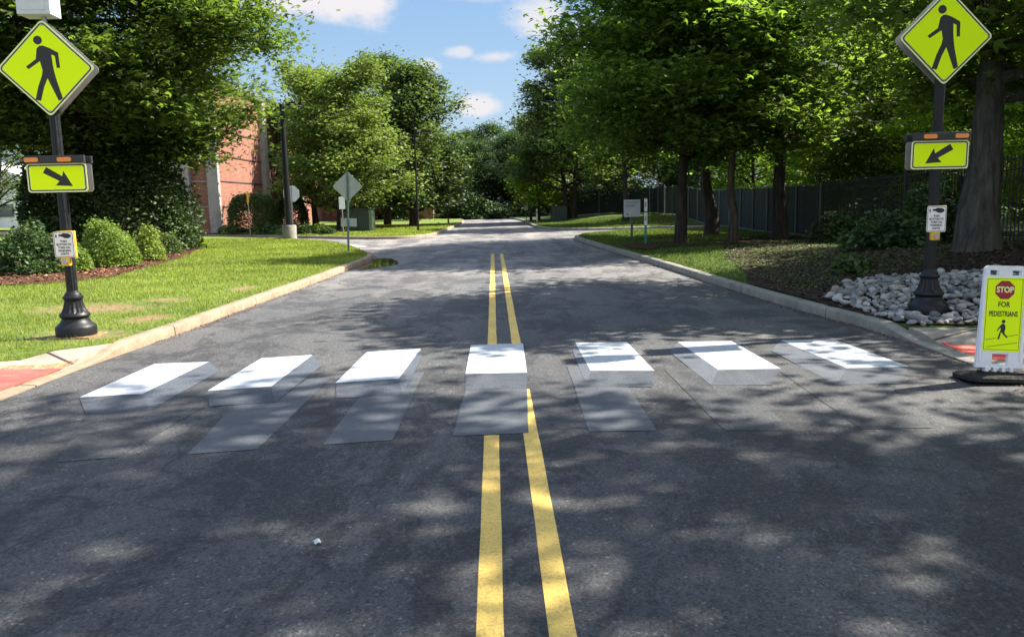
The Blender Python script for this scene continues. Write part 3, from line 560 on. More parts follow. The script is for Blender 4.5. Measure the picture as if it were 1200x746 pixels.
build_tree('oak_tree', 'large spreading tree with twin trunks on the far right island', 'tree', G_R, (5.5, 57.5, zR(5.5, 57.5)), 28, 12.3, .22, .15, 4.7, 52, 'oval', 44000, .24, MA['lf_mid'], MA['bark_d'], cl=.5, flat_=.7, stems=2, rise=.3, prof=lambda t: (1-.85*t)**.75)
build_tree('small_tree', 'small bright leaved tree under the spreading tree on the far right island', 'tree', G_R, (3.5, 61, .14), 29, 5.2, .1, .25, 2.0, 22, 'oval', 9000, .2, MA['lf_bright'], MA['bark'], cl=.5, rise=.4)
# ------------------------------------------------------------------ trees shading the foreground from the right, and woods copied from three kinds
protoA = build_tree('woodland_tree', 'x', 'tree', None, (16.5, 22, .3), 41, 12.5, .2, .08, 4.6, 44, 'oval', 26000, .24, MA['lf_bright'], MA['bark_d'], cl=.6, flat_=.6, rise=.35)
protoB = build_tree('woodland_tree', 'x', 'tree', None, (0, 0, 0), 42, 14.5, .25, .06, 4.9, 44, 'oval', 22000, .30, MA['lf_mid'], MA['bark_d'], cl=.7, flat_=.75, rise=.45)
protoC = build_tree('woodland_tree', 'x', 'tree', None, (0, 0, 0), 43, 14.0, .25, .04, 4.6, 44, 'oval', 20000, .30, MA['lf_dark'], MA['bark_d'], cl=.7, flat_=.8, rise=.5)
protoR = build_tree('woodland_tree', 'x', 'tree', None, (0, 0, 0), 44, 13.5, .24, .32, 4.6, 40, 'maple', 4600, .21, MA['lf_r'], MA['bark_d'], cl=.38, flat_=.5, rise=.3, nsub=5)
used = set()
def wood(proto, x, y, s, rz, lab, grp, z=None):
    o = proto if proto.name not in used else copy_tree(proto); used.add(proto.name)
    if o is proto: pass
    o.location = (x, y, z if z is not None else (.12 if x < 4 else zR(x, y))); o.rotation_euler = (0, 0, rz); o.scale = (s, s, s)
    o['label'] = lab; o['group'] = grp; return o
rnd = random.Random(5)
g1 = 'woodland trees beyond the right fence'; l1 = 'leafy woodland tree standing behind the metal fence on the right'
for k, (x, y, s) in enumerate([(14.4, 13.5, .7), (17.5, 18.5, .8), (14.2, 24, .45), (18.5, 27, .7), (14.8, 31, .5), (20, 34, .8), (15.2, 38, .55), (21.5, 44, .9), (16.0, 49, .75), (23.5, 14.5, .8), (27, 24, .95), (28, 36, 1.0), (13.6, 19, .36), (13.9, 27.5, .38), (14.2, 34.5, .42), (20.5, 9.5, .6)]):
    wood(protoA if k % 3 != 1 else protoB, x, y, s, rnd.uniform(0, 6.28), l1, g1)
g2 = 'woods closing the far end of the road'; l2 = 'dense dark tree in the woods closing off the far end of the road'
for k, (x, y, s) in enumerate([(-14, 88, 1.0), (-9.5, 83, .82), (-5.5, 88, .9), (-1.5, 84, .85), (2.2, 86, .95), (6, 82, 1.0), (10.5, 76, 1.0), (15, 70, 1.05), (19.5, 62, 1.1), (13.5, 62, .95), (-17, 84, 1.0), (-8, 93, 1.1), (0, 91, 1.1), (5, 90, 1.1), (9, 86, 1.1), (-3.5, 82, .8), (3.8, 80.5, .8), (-19, 92, 1.1), (-12, 96, 1.15), (-3, 98, 1.1), (4, 97, 1.1), (12, 92, 1.15), (21, 82, 1.2), (26, 70, 1.2), (28, 56, 1.2), (-7, 70, .75), (-10.8, 75, .9)]):
    wood((protoC, protoC, protoB)[k % 3], x, y, s*(.66 if x < 5 and y < 100 else .72), rnd.uniform(0, 6.28), l2, g2)
g3 = 'trees around the brick building and behind the maple'; l3 = 'green tree standing beyond the buildings on the far left'
for k, (x, y, s) in enumerate([(-22, 84, 1.0), (-29, 88, 1.1), (-38, 86, 1.1), (-47, 92, 1.2), (-58, 88, 1.2), (-66, 78, 1.1)]):
    wood(protoB if k % 2 else protoC, x, y, s*.62, rnd.uniform(0, 6.28), l3, g3)
g4 = 'trees beside the camera outside the frame'
build_tree('woodland_tree', 'verge tree right of the camera shading the foreground road', 'tree', g4, (9.0, 6.9, zR(9.0, 6.9)), 45, 15.0, .24, .66, 3.7, 36, 'maple', 8000, .21, MA['lf_r'], MA['bark_d'], cl=.42, flat_=.5, rise=.3)
for k, (x, y, s, lab) in enumerate([(13.4, 3.0, 1.05, 'second verge tree right of the camera near the fence line'), (8.6, -1.5, 1.0, 'verge tree right of the camera and just behind it'), (12.9, 7.4, .85, 'tree between the big grey trunk and the camera beyond the fence')]):
    wood(protoR, x, y, s, rnd.uniform(0, 6.28), lab, g4)

# ------------------------------------------------------------------ shrubs
zl = lambda x, y: zL(x, y)+.02
blob_shrub('evergreen_bush', 'tall dark evergreen behind the sunlit shrubs and left pole', 'bush', None, (-12.7, 27.6, zl(-12.7, 27.6)), 61, 2.5, 2.1, 4.2, 34000, .13, MA['lf_yew'], lump=.13)
blob_shrub('evergreen_bush', 'dark evergreen mass left of the pole beside the white building', 'bush', None, (-14.9, 27.4, zl(-14, 25)), 62, .95, 1.3, 3.2, 14000, .13, MA['lf_yew'], lump=.16)
for k, (x, y, rx, h, n, s, mt, lab, fl) in enumerate([
   (-10.75, 18.6, .95, 1.0, 7500, .08, 'lf_dark', 'dark leafy shrub with a few red blossoms left of the black pole', (MA['flower'], 26, .10)),
   (-9.95, 19.0, .42, .62, 3000, .065, 'lf_shrub', 'small light green shrub just right of the black pole', None),
   (-9.72, 20.3, .74, 1.05, 12000, .06, 'lf_shrub', 'dense rounded sunlit shrub in the middle of the left mulch bed', None),
   (-9.45, 22.0, .42, .85, 2600, .075, 'lf_shrub', 'loose pale shrub between the rounded sunlit one and the dark evergreen', None),
   (-10.35, 25.2, .55, .62, 3600, .075, 'lf_mid', 'low mid green shrub at the foot of the dark evergreen', None),
   (-11.1, 29.2, .65, .42, 4500, .06, 'lf_bright', 'low bright green clump at the end of the mulch bed', None)]):
    blob_shrub('shrub', lab, 'shrub', 'shrubs in the left mulch bed', (x, y, zl(x, y)), 70+k, rx, rx*.95, h, n, s, MA[mt], lump=.22, flowers=fl)
blob_shrub('clipped_bush', 'large clipped round bush in front of the brick wall', 'bush', None, (-13.3, 44.6, .2), 81, 1.25, 1.2, 2.1, 9000, .12, MA['lf_mid'], lump=.05, prof='box', fill=.25)
blob_shrub('clipped_bush', 'darker clipped bush right of the big round one at the brick wall', 'bush', None, (-12.0, 47.5, .2), 82, 1.0, 1.0, 1.9, 6000, .12, MA['lf_dark'], lump=.06, prof='box', fill=.25)
for k in range(12):
    x = -15.2+k*.62; y = 45.2-k*.42+rnd.uniform(-.5, .5)
    blob_shrub('low_plant', 'low bed plant at the foot of the brick building by the side street', 'plant', 'low bed plants along the side street', (x, y, .14), 90+k, .42, .4, rnd.uniform(.3, .6), 420, .13, MA[('lf_mid', 'lf_shrub', 'lf_dark')[k % 3]])
for k, (x, y, rx, h, n, mt, lab) in enumerate([(8.3, 16.6, .9, .7, 2200, 'lf_dark', 'loose weedy bush left of the big grey trunk'), (9.9, 17.6, .9, 1.3, 3200, 'lf_dark', 'taller weedy bush against the fence left of the big grey trunk'),
                                      (9.8, 22.5, .7, .8, 1800, 'lf_dark', 'small weedy bush against the fence near the dark trunk'), (6.2, 13.6, .32, .3, 500, 'lf_mid', 'small flowering plant in the mulch behind the stones'), (12.2, 15.6, .9, .7, 1800, 'lf_dark', 'ground bush at the fence right of the big grey trunk')]):
    blob_shrub('shrub', lab, 'shrub', 'weedy bushes along the right fence', (x, y, zR(x, y)+.02), 110+k, rx, rx, h, n, .13 if k != 4 else .06, MA[mt], kind='oval', lump=.3, fill=.8, flowers=(MA['flower_p'], 14, .05) if k == 4 else None)
g5 = 'undergrowth at the far end of the road'
pb = blob_shrub('undergrowth_bush', 'x', 'bush', g5, (0, 77, 0), 130, 2.3, 1.6, 2.2, 3500, .3, MA['lf_yew'], lump=.25)
for k in range(13):
    o = pb if k == 0 else copy_tree(pb); o['label'] = 'dark bush at the foot of the woods across the end of the road'
    o.location = (-14+k*2.4, 76.5+1.5*math.sin(k*2.1)-max(0, k-9)*2.5, .0); o.rotation_euler.z = k*1.3; o.scale = (1, 1, .75+.25*math.sin(k*1.7))

# ------------------------------------------------------------------ fences
def path_pts(P, step):
    out = []; 
    for a, b in zip(P, P[1:]):
        n = max(1, round(math.dist(a, b)/step)); out += [(a[0]+(b[0]-a[0])*k/n, a[1]+(b[1]-a[1])*k/n) for k in range(n)]
    return out+[P[-1]]
def picket_fence(P, label, h=1.85):
    e = empty('picket_fence', (P[0][0], P[0][1], 0), label, 'fence'); Q = path_pts(P, 2.4); ox, oy = P[0]
    for (x, y) in Q:
        z = zR(x, y); MB().box((x-ox, y-oy, z+h/2-.05), (.06, .06, h+.2)).box((x-ox, y-oy, z+h+.065), (.075, .075, .03)).build('post', MA['fblack'], e)
    for a, b in zip(Q, Q[1:]):
        mb = MB(); za, zb = zR(*a), zR(*b); L = math.dist(a, b); n = int(L/.115)
        for rz in (.18, h-.3, h-.08):
            mb.tube([(a[0]-ox, a[1]-oy, za+rz), (b[0]-ox, b[1]-oy, zb+rz)], .017, 4)
        for k in range(1, n):
            t = k/n; x, y = a[0]+(b[0]-a[0])*t, a[1]+(b[1]-a[1])*t; z = za+(zb-za)*t; mb.box((x-ox, y-oy, z+h/2+.02), (.019, .019, h-.02))
        mb.build('picket_panel', MA['fblack'], e)
    return e
def screen_fence(P, label, h=1.8, step=2.2):
    e = empty('screen_fence', (P[0][0], P[0][1], 0), label, 'fence', 'screened wire fences'); Q = path_pts(P, step); ox, oy = P[0]; zz = zR
    for (x, y) in Q:
        z = zz(x, y); m = MB(); m.lathe([(-.2, .03), (h+.06, .03), (h+.09, .012)], 8, (x-ox-.05, y-oy, z)); m.build('post', MA['frail'], e)
    for a, b in zip(Q, Q[1:]):
        za, zb = zz(*a), zz(*b); d = Vector((b[0]-a[0], b[1]-a[1], 0)).normalized(); nn = Vector((-d.y, d.x, 0))*.012
        A = Vector((a[0]-ox, a[1]-oy, 0)); B = Vector((b[0]-ox, b[1]-oy, 0)); vs = []; fs = []; n = 8
        for k in range(n+1):
            p = A+(B-A)*k/n; z = za+(zb-za)*k/n; wv = nn*math.sin(k*2.3)*.8
            for q in (nn, -nn):
                for hh in (.06, h-.04): vs.append((p.x+q.x+wv.x, p.y+q.y+wv.y, z+hh))
        for k in range(n): i = 4*k; fs += [(i, i+4, i+5, i+1), (i+2, i+3, i+7, i+6), (i+1, i+5, i+7, i+3), (i, i+2, i+6, i+4)]
        MB().add(vs, fs+[(0, 1, 3, 2), (4*n, 4*n+2, 4*n+3, 4*n+1)]).build('screen_panel', MA['screen'], e)
        for rz in (h+.02, .03): MB().tube([(a[0]-ox-.05, a[1]-oy, za+rz), (b[0]-ox-.05, b[1]-oy, zb+rz)], .02, 6).build('rail', MA['frail'], e)
    return e
picket_fence([(13.5, 2), (11.4, 11), (10.9, 14.8), (10.75, 17.5), (10.7, 20.6), (10.9, 24.0), (11.05, 26.6)], 'black metal picket fence rising behind the big grey trunk')
screen_fence([(11.06, 26.75), (11.1, 29), (11.0, 31.8), (11.4, 40), (11.7, 54)], 'long fence with dark green privacy screen behind the right hand trees')
screen_fence([(11.8, 60), (4.6, 63)], 'further dark screened fence beyond the side drive', 1.9)
screen_fence([(11.85, 55), (11.9, 59.5)], 'short dark screened fence return beyond the notice board', 1.9)

# ------------------------------------------------------------------ buildings
def brick_building():
    e = empty('brick_building', (-15.6, 46.4, 0), 'red brick building with grey concrete piers behind the left lawn', 'building')
    H = 8.6
    MB().box((-4.75, 14, H/2), (9.5, 28, H)).build('wall', MA['brick'], e)
    MB().box((-4.75, 14, H+.15), (10, 28.5, .3)).build('roof', MA['roofm'], e)
    for (x, wd) in ((-.28, .62), (-2.9, 2.6), (-8.2, 2.4)):
        MB().box((x, -.16, H/2-.02), (wd, .36, H-.04)).build('pier', MA['pier'], e)
    for z in (1.65, 3.1, 4.55, 6.0, 7.4):
        MB().box((.01, 14, z), (.05, 27.6, .07)).build('joint', MA['groove'], e)
        MB().box((-1.1, -.02, z), (1.0, .05, .06)).build('joint', MA['pier'], e)
    for y in (9.0, 19.0): MB().box((.14, y, H/2-.03), (.3, .9, H-.06)).build('pier', MA['pier'], e)
    for x in (-5.6,):
        for z in (1.9, 5.4):
            w_ = MB().box((x, -.03, z), (1.5, .1, 1.7)).build('window', MA['pier'], e); MB().box((x, -.09, z), (1.34, .03, 1.54)).build('pane', MA['glass'], w_)
    MB().box((-2.5+5, 33, 1.9), (15, 9, 3.8)).build('wing', MA['brick'], e)
    for x in (-2, 1.5, 5, 8.5):
        w_ = MB().box((x, 28.46, 1.9), (1.6, .1, 1.4)).build('window', MA['pier'], e); MB().box((x, 28.40, 1.9), (1.44, .03, 1.24)).build('pane', MA['glass'], w_)
    MB().box((2.5, 33, 3.92), (15.4, 9.4, .2)).build('wing_roof', MA['roofm'], e)
brick_building()
def white_building():
    e = empty('white_building', (-45, 72, 0), 'white rendered building with dark windows at the far left edge', 'building')
    MB().box((0, 5, 2.1), (9.5, 10, 4.2)).build('wall', MA['wwall'], e)
    MB().prism([(-5.2, 4.2), (5.2, 4.2), (0, 6.1)], -.4, 10.4).build('roof', MA['wwall'], e)
    for x in (-3.4, -.8, 1.8):
        w_ = MB().box((x, -.03, 1.75), (1.5, .1, 1.1)).build('window', MA['roofm'], e); MB().box((x, -.09, 1.75), (1.36, .03, .96)).build('pane', MA['glass'], w_)
    MB().box((-2.0, -.7, 2.55), (5, 1.3, .12)).build('canopy', MA['wwall'], e)
    for x in (-4.3, .2): MB().box((x, -1.25, 1.25), (.14, .14, 2.5)).build('column', MA['wwall'], e)
white_building()
struct(drape('path', [(-19, 47.6), (-16.2, 45.55), (-13.4, 43.45), (-12.6, 44.1), (-15.4, 46.2), (-18.6, 48.6)], lambda x, y: .20, MA['slab'], 1))
# ------------------------------------------------------------------ street furniture
def rrect(w_, h, r, cx=0, cz=0, n=5, rot=0):
    P = []
    for (sx, sz, a0) in ((1, 1, 0), (-1, 1, 90), (-1, -1, 180), (1, -1, 270)):
        for k in range(n+1):
            a = R(a0+90*k/n); P.append((sx*(w_/2-r)+r*math.cos(a), sz*(h/2-r)+r*math.sin(a)))
    c, s = math.cos(rot), math.sin(rot); return [(cx+c*x-s*z, cz+s*x+c*z) for x, z in P]
def ring(mb, outer, inner, y0, y1, m=0):
    n = len(outer); vs = [(p[0], y, p[1]) for y in (y0, y1) for p in outer]+[(p[0], y, p[1]) for y in (y0, y1) for p in inner]
    fs = []
    for i in range(n):
        j = (i+1) % n; fs += [(i, j, 2*n+j, 2*n+i), (n+i, 3*n+i, 3*n+j, n+j), (i, n+i, n+j, j), (2*n+i, 2*n+j, 3*n+j, 3*n+i)]
    mb.add(vs, fs, m)
def text_mesh(name, s, size, mat, parent, x, y, z, rot=0, bold=.0, sx=1):
    cu = bpy.data.curves.new('t', 'FONT'); cu.body = s; cu.size = size; cu.align_x = 'CENTER'; cu.align_y = 'CENTER'; cu.extrude = .0008; cu.offset = bold; cu.resolution_u = 3
    ob = bpy.data.objects.new('t', cu); col.objects.link(ob); bpy.context.view_layer.update()
    me = bpy.data.meshes.new_from_object(ob.evaluated_get(bpy.context.evaluated_depsgraph_get())); bpy.data.objects.remove(ob)
    o = link(name, me, mat, parent); o.location = (x, y, z); o.rotation_euler = (R(90), 0, 0); o.scale = (sx, 1, 1); return o
PED = [((v[0]-402)/198, (158-v[1])/198) for v in [(372, 76), (384, 66), (398, 65), (425, 76), (458, 95), (460, 157), (446, 157), (443, 108), (429, 102), (431, 140), (434, 170), (440, 205), (459, 284), (441, 293), (404, 199), (386, 236), (368, 292), (346, 288), (363, 232), (383, 186), (387, 165), (380, 129), (330, 161), (321, 151), (364, 120)]]
HEADP = [(-23/198+18/198*math.cos(a*.3927), 115/198+18/198*math.sin(a*.3927)) for a in range(16)]
ARW = [((v[0]-374)/116, (670-v[1])/116) for v in [(413, 627), (427, 650), (366, 683), (382, 700), (316, 704), (348, 643), (354, 664)]]
def signal_pole(loc, side, label, rz, box, zc, za, zb, zp, off, zbox):
    e = empty('crossing_signal', loc, label, 'crossing signal', 'flashing pedestrian crossing signals', rz)
    b = MB(); fl = (.275, .405, .09)
    b.lathe([(0, .222), (.095, .222), (.11, .214), (.13, .19), (.155, .166), (.18, .15), (.198, .145), (.212, .155), (.232, .168), (.25, .163), (.265, .15)], 32)
    b.build('base', MA['black'], e, smooth=True)
    b = MB(); b.lathe([(.262, .148), (.28, .137), (.32, .118), (.37, .104), (.415, .094), (.425, .105), (.44, .112), (.455, .11), (.465, .095), (.485, .088), (.50, .08), (.51, .068), (.525, .062)], 32, flute=(.27, .416, .10)); b.build('base_collar', MA['black'], e)
    b = MB(); b.lathe([(.515, .061), (2.6, .056), (3.35, .052), (3.37, .03)], 24, flute=(.5, 3.36, .09)); b.build('pole', MA['black'], e)
    s45 = math.pi/4; S = .75
    for back in (0, 1):
        y0 = -.075 if not back else .064; k = 1 if not back else -1
        d = MB(); d.prism(rrect(S, S, .045, 0, zc, rot=s45), y0, y0+k*-.003); pl = d.build('warning_sign' , MA['ygb'] if not back else MA['alu'], e)
        m = MB(); m.prism(rrect(S, S, .045, 0, zc, rot=s45), y0+k*.0005, y0+k*.003); m.build('sign_back', MA['alu'], pl)
        yf = y0-k*.0045
        m = MB(); m.prism(rrect(S-.075, S-.075, .03, 0, zc, rot=s45), yf, yf+k*.0012); m.build('sign_face', MA['yg'], pl)
        m = MB(); ring(m, rrect(S-.035, S-.035, .038, 0, zc, rot=s45), rrect(S-.062, S-.062, .03, 0, zc, rot=s45), yf-k*.0012, yf); m.build('border_line', MA['sblack'], pl)
        q = S/2*1.414*.985
        m = MB(); m.prism([(p[0]*q, zc+p[1]*q) for p in PED], yf-k*.0014, yf-k*.0002); m.prism([(p[0]*q, zc+p[1]*q) for p in HEADP], yf-k*.0014, yf-k*.0002); m.build('walking_figure', MA['sblack'], pl)
        bt_ = [(0, zc+.47), (0, zc-.47)]
        for bx, bz in bt_: MB().prism([(bx+.011*math.cos(a*.785), bz+.011*math.sin(a*.785)) for a in range(8)], yf-k*.006, yf-k*.0002).build('bolt', MA['steelg'], pl)
        # arrow plate
        y1 = -.08 if not back else .064; W_, H_ = .66, .325
        m = MB(); m.prism(rrect(W_, H_, .035, 0, za), y1, y1-k*.003); pa = m.build('arrow_plate', MA['ygb'] if not back else MA['alu'], e)
        m = MB(); m.prism(rrect(W_, H_, .035, 0, za), y1+k*.0005, y1+k*.003); m.build('sign_back', MA['alu'], pa)
        yf = y1-k*.0045
        m = MB(); m.prism(rrect(W_-.07, H_-.07, .02, 0, za), yf, yf+k*.0012); m.build('sign_face', MA['yg'], pa)
        m = MB(); ring(m, rrect(W_-.03, H_-.03, .03, 0, za), rrect(W_-.055, H_-.055, .024, 0, za), yf-k*.0012, yf); m.build('border_line', MA['sblack'], pa)
        sg = side
        m = MB(); m.prism([(-sg*p[0]*.33, za+p[1]*.33) for p in ARW], yf-k*.0014, yf-k*.0002); m.build('arrow', MA['sblack'], pa)
        # light bar
        yb = -.09 if not back else .075
        lb = MB().box((0, yb-k*.012, zb), (.66, .05, .085)).build('light_bar', MA['housing'], e, bevel=.006)
        for x in (off-.18, off+.18):
            MB().prism(rrect(.155, .05, .02, x, zb-.002), yb-k*.0375, yb-k*.042).build('amber_light', MA['amber'], lb)
    MB().box((0, .02, 2.0), (.10, .16, .04)).box((0, .02, 1.86), (.10, .16, .04)).box((0, .02, 3.4), (.08, .16, .035)).box((0, .02, 3.0), (.10, .16, .035)).build('bracket', MA['alu'], e)
    # push button sign
    yp = -.085
    m = MB(); m.prism(rrect(.225, .30, .022, 0, zp), yp, yp-.003); ps = m.build('button_sign', MA['white'], e)
    m = MB(); ring(m, rrect(.212, .287, .018, 0, zp), rrect(.202, .277, .014, 0, zp), yp-.0042, yp-.003); m.build('border_line', MA['sblack'], ps)
    for i, (s, sz) in enumerate([('PUSH', .028), ('BUTTON TO', .028), ('TURN ON', .028), ('WARNING', .028), ('LIGHTS', .028)]):
        text_mesh('lettering', s, .034, MA['sblack'], ps, 0, yp-.0042, zp+.035-i*.036, bold=.0008, sx=.85)
    m = MB(); m.prism([(-.05, .018), (-.018, .02), (.0, .032), (.055, .028), (.085, .012), (.085, -.012), (.05, -.028), (.01, -.024), (-.01, -.008), (-.05, -.002)], yp-.0045, yp-.003)
    hnd = m.build('pointing_hand', MA['sblack'], ps); hnd.location = (0, 0, zp+.098)
    m = MB(); m.prism(rrect(.015, .035, .004, -.08, zp+.098), yp-.0045, yp-.003); m.build('push_mark', MA['sblack'], ps)
    MB().box((.02, yp+.03, zp), (.20, .045, .31)).build('sign_housing', MA['button'], e, bevel=.01)
    bt = MB(); bt.box((.0, yp+.018, zp-.195), (.10, .07, .11)); bt.build('push_button', MA['button'], e, bevel=.02)
    m = MB(); n = 16; m.add([(.032*math.cos(a*2*math.pi/n), y, zp-.195+.032*math.sin(a*2*math.pi/n)) for y in (yp-.018, yp-.034) for a in range(n)], [tuple(range(n)), tuple(range(n, 2*n))]+[(i, (i+1) % n, n+(i+1) % n, n+i) for i in range(n)]); m.build('button_cap', MA['steelg'], e)
    if box:
        m = MB(); m.lathe([(3.36, .026), (4.1, .026)], 12); m.build('mast', MA['steelg'], e, smooth=True)
        MB().box((-.05, 0, zbox), (.36, .26, .42)).build('control_box', MA['boxgrey'], e, bevel=.012)
        MB().box((-.06, -.1325, zbox), (.27, .004, .33)).build('box_door', MA['boxgrey'], e)
        m = MB(); m.box((0, 0, 0), (.5, .42, .03)); p = m.build('solar_panel', MA['glass'], e); p.location = (0, 0, zbox+.4); p.rotation_euler = (R(25), 0, 0)
    else:
        m = MB(); m.lathe([(3.36, .026), (4.1, .026)], 12); m.build('mast', MA['steelg'], e, smooth=True)
        MB().box((-.02, 0, 4.25), (.36, .26, .42)).build('control_box', MA['boxgrey'], e, bevel=.012)
    return e
signal_pole((-4.98, 9.42, zL(-4.98, 9.42)+.02), 1, 'black pole on the left lawn with yellow walking figure diamond under a grey box', R(3), True, 3.04, 1.83, 2.035, 1.07, -.065, 3.82)
signal_pole((5.2, 9.35, zR(5.2, 9.35)+.03), -1, 'black pole rising from the pale stones on the right with yellow walking figure diamond', R(-2), False, 3.17, 1.86, 2.07, 1.12, .04, 4.2)
tag(MB().box((-4.98, 9.42, zL(-4.98, 9.42)+.002), (.5, .45, .03)).build('pole_footing', MA['soil']), 'worn square footing pad under the left crossing signal pole', 'footing')

def portable_sign():
    e = empty('portable_sign', (4.26, 6.52, .01), 'white framed yellow STOP FOR PEDESTRIANS sign on a black rubber base', 'portable sign', rz=R(-6), ry=R(2.2), rx=R(-4))
    W_, H0, H1 = .345, .075, .965
    tw, bw = .33, .385
    o = [(-bw/2, H0+.06), (bw/2, H0+.06), (tw/2, H1-.03), (tw/2-.03, H1), (-tw/2+.03, H1), (-tw/2, H1-.03)]
    def lerpx(z): return (bw+(tw-bw)*(z-H0)/(H1-H0))/2
    m = MB(); hz0, hz1 = .885, .925     # frame boxes leave the holes open
    body = m
    body.prism([(-lerpx(.22), .22), (lerpx(.22), .22), (lerpx(.885), .885), (-lerpx(.885), .885)], -.018, .018)
    body.prism([(-lerpx(.885), .8855), (-.125, .8855), (-.125, .925), (-lerpx(.925), .925)], -.018, .018); body.prism([(lerpx(.885), .8855), (.125, .8855), (.125, .925), (lerpx(.925), .925)][::-1], -.018, .018)
    body.prism([(-.055, .8855), (.055, .8855), (.055, .925), (-.055, .925)], -.018, .018)
    body.prism([(-lerpx(.925), .9255), (lerpx(.925), .9255), (tw/2-.004, .95), (tw/2-.03, .965), (-tw/2+.03, .965), (-tw/2+.004, .95)], -.018, .018)
    body.prism([(-lerpx(.13), .13), (-.065, .13), (-.065, .2195), (-lerpx(.22), .2195)], -.018, .018); body.prism([(.065, .13), (lerpx(.13), .13), (lerpx(.22), .2195), (.065, .2195)], -.018, .018)
    body.prism([(-lerpx(.1), .10), (lerpx(.1), .10), (lerpx(.13), .1295), (-lerpx(.13), .1295)], -.018, .018)
    fr = body.build('frame', MA['plas'], e, bevel=0)
    m = MB()
    for s in (-1, 1): m.box((s*.165, -.021, .5), (.022, .012, .70))
    m.build('edge_rib', MA['plas'], e, bevel=.004)
    m = MB()
    for x in (-.10, -.035, .035, .10): m.box((x, 0, .075), (.03, .05, .07))
    m.box((0, 0, .045), (.26, .06, .03)); m.build('foot', MA['plas'], e, bevel=.004)
    p = MB(); p.prism(rrect(.305, .625, .008, 0, .555), -.0215, -.0185); pn = p.build('sign_panel', MA['yg'], e)
    m = MB(); ring(m, rrect(.285, .60, .006, 0, .555), rrect(.279, .594, .005, 0, .555), -.0228, -.0216); m.build('border_line', MA['sblack'], pn)
    m = MB(); m.prism([(.083*math.cos(R(22.5+45*k)), .762+.083*math.sin(R(22.5+45*k))) for k in range(8)], -.0232, -.0216); oc = m.build('stop_octagon', MA['red'], pn)
    text_mesh('stop_lettering', 'STOP', .068, MA['ygb'], pn, 0, -.0242, .762, bold=.0022, sx=.84)
    text_mesh('lettering', 'FOR', .062, MA['sblack'], pn, 0, -.0226, .638, bold=.0012, sx=.82)
    text_mesh('lettering', 'PEDESTRIANS', .062, MA['sblack'], pn, 0, -.0226, .558, bold=.0012, sx=.62)
    fig = [(-.006, .060), (.008, .062), (.022, .052), (.026, .02), (.020, .0), (.022, -.022), (.048, -.05), (.040, -.060), (.010, -.030), (-.006, -.006), (-.014, -.04), (-.020, -.072), (-.034, -.07), (-.026, -.03), (-.014, .006), (-.012, .03), (-.026, .018), (-.038, -.004), (-.044, .0), (-.030, .03)]
    hd = [(.006+.015*math.cos(a*.5236), .081+.016*math.sin(a*.5236)) for a in range(12)]
    m = MB(); m.prism([(a, .415+b) for a, b in fig], -.0228, -.0216); m.prism([(a, .415+b) for a, b in hd], -.0228, -.0216); m.build('walking_figure', MA['sblack'], pn)
    m = MB()
    for (x0, z0, x1, z1) in [(-.13, .335, -.045, .352), (.03, .366, .13, .385), (-.12, .275, .13, .318)]:
        m.prism([(x0, z0), (x1, z1), (x1, z1+.004), (x0, z0+.004)], -.0228, -.0216)
    m.build('kerb_lines', MA['sblack'], pn)
    b = empty('dummy', (0, 0, 0), None, None); bpy.data.objects.remove(b)
    m = MB(); o_ = rrect(.62, .40, .09); m.add([(x, y+.0, z) for z in (-.0, .03) for x, y in o_]+[(x*.9, y*.86, .05) for x, y in o_], [tuple(range(24))[::-1], tuple(range(48, 72))]+[(i+k*24, (i+1) % 24+k*24, (i+1) % 24+24+k*24, i+24+k*24) for k in (0, 1) for i in range(24)])
    base = m.build('base', MA['rubber'], e, bevel=0)
    m = MB(); o_ = rrect(.50, .17, .05); m.add([(x+.10, y, z) for z in (.05, .068) for x, y in o_], [tuple(range(24))[::-1], tuple(range(24, 48))]+[(i, (i+1) % 24, (i+1) % 24+24, i+24) for i in range(24)]); m.build('base_block', MA['rubber'], e)
    return e
portable_sign()

# sign posts and lamps further off
def light_pole(loc, h, label, base=False, arm=1):
    e = empty('lamp_post', loc, label, 'lamp post', 'dark lamp posts along the left lawns'); z0 = 0
    if base:
        m = MB(); m.lathe([(-.1, .31), (.60, .31), (.64, .28)], 24); m.build('concrete_base', MA['kerb_grey'], e, smooth=True); z0 = .64
        MB().box((0, 0, z0+.02), (.38, .38, .04)).build('base_plate', MA['black'], e)
    m = MB(); m.lathe([(z0,   .15 if base else .06), (h, .10 if base else .045)], 14); m.build('pole', MA['black'], e, smooth=True)
    MB().box((.25*arm, 0, h-.03), (.5, .06, .06)).build('arm', MA['black'], e)
    hd = MB().box((.62*arm, 0, h), (.55, .34, .14)).build('lamp_head', MA['black'], e, bevel=.015); MB().box((.62*arm, 0, h-.073), (.45, .26, .008)).build('lens', MA['boxgrey'], hd)
    return e
light_pole((-8.98, 35.3, .14), 5.8, 'dark lamp post on a round concrete footing at the lawn corner', True)
light_pole((-4.15, 44.0, .12), 5.3, 'slim dark lamp post on the far left lawn before the tall trees')
light_pole((-3.3, 58.5, .12), 4.9, 'small distant lamp post near the far end of the left kerb')
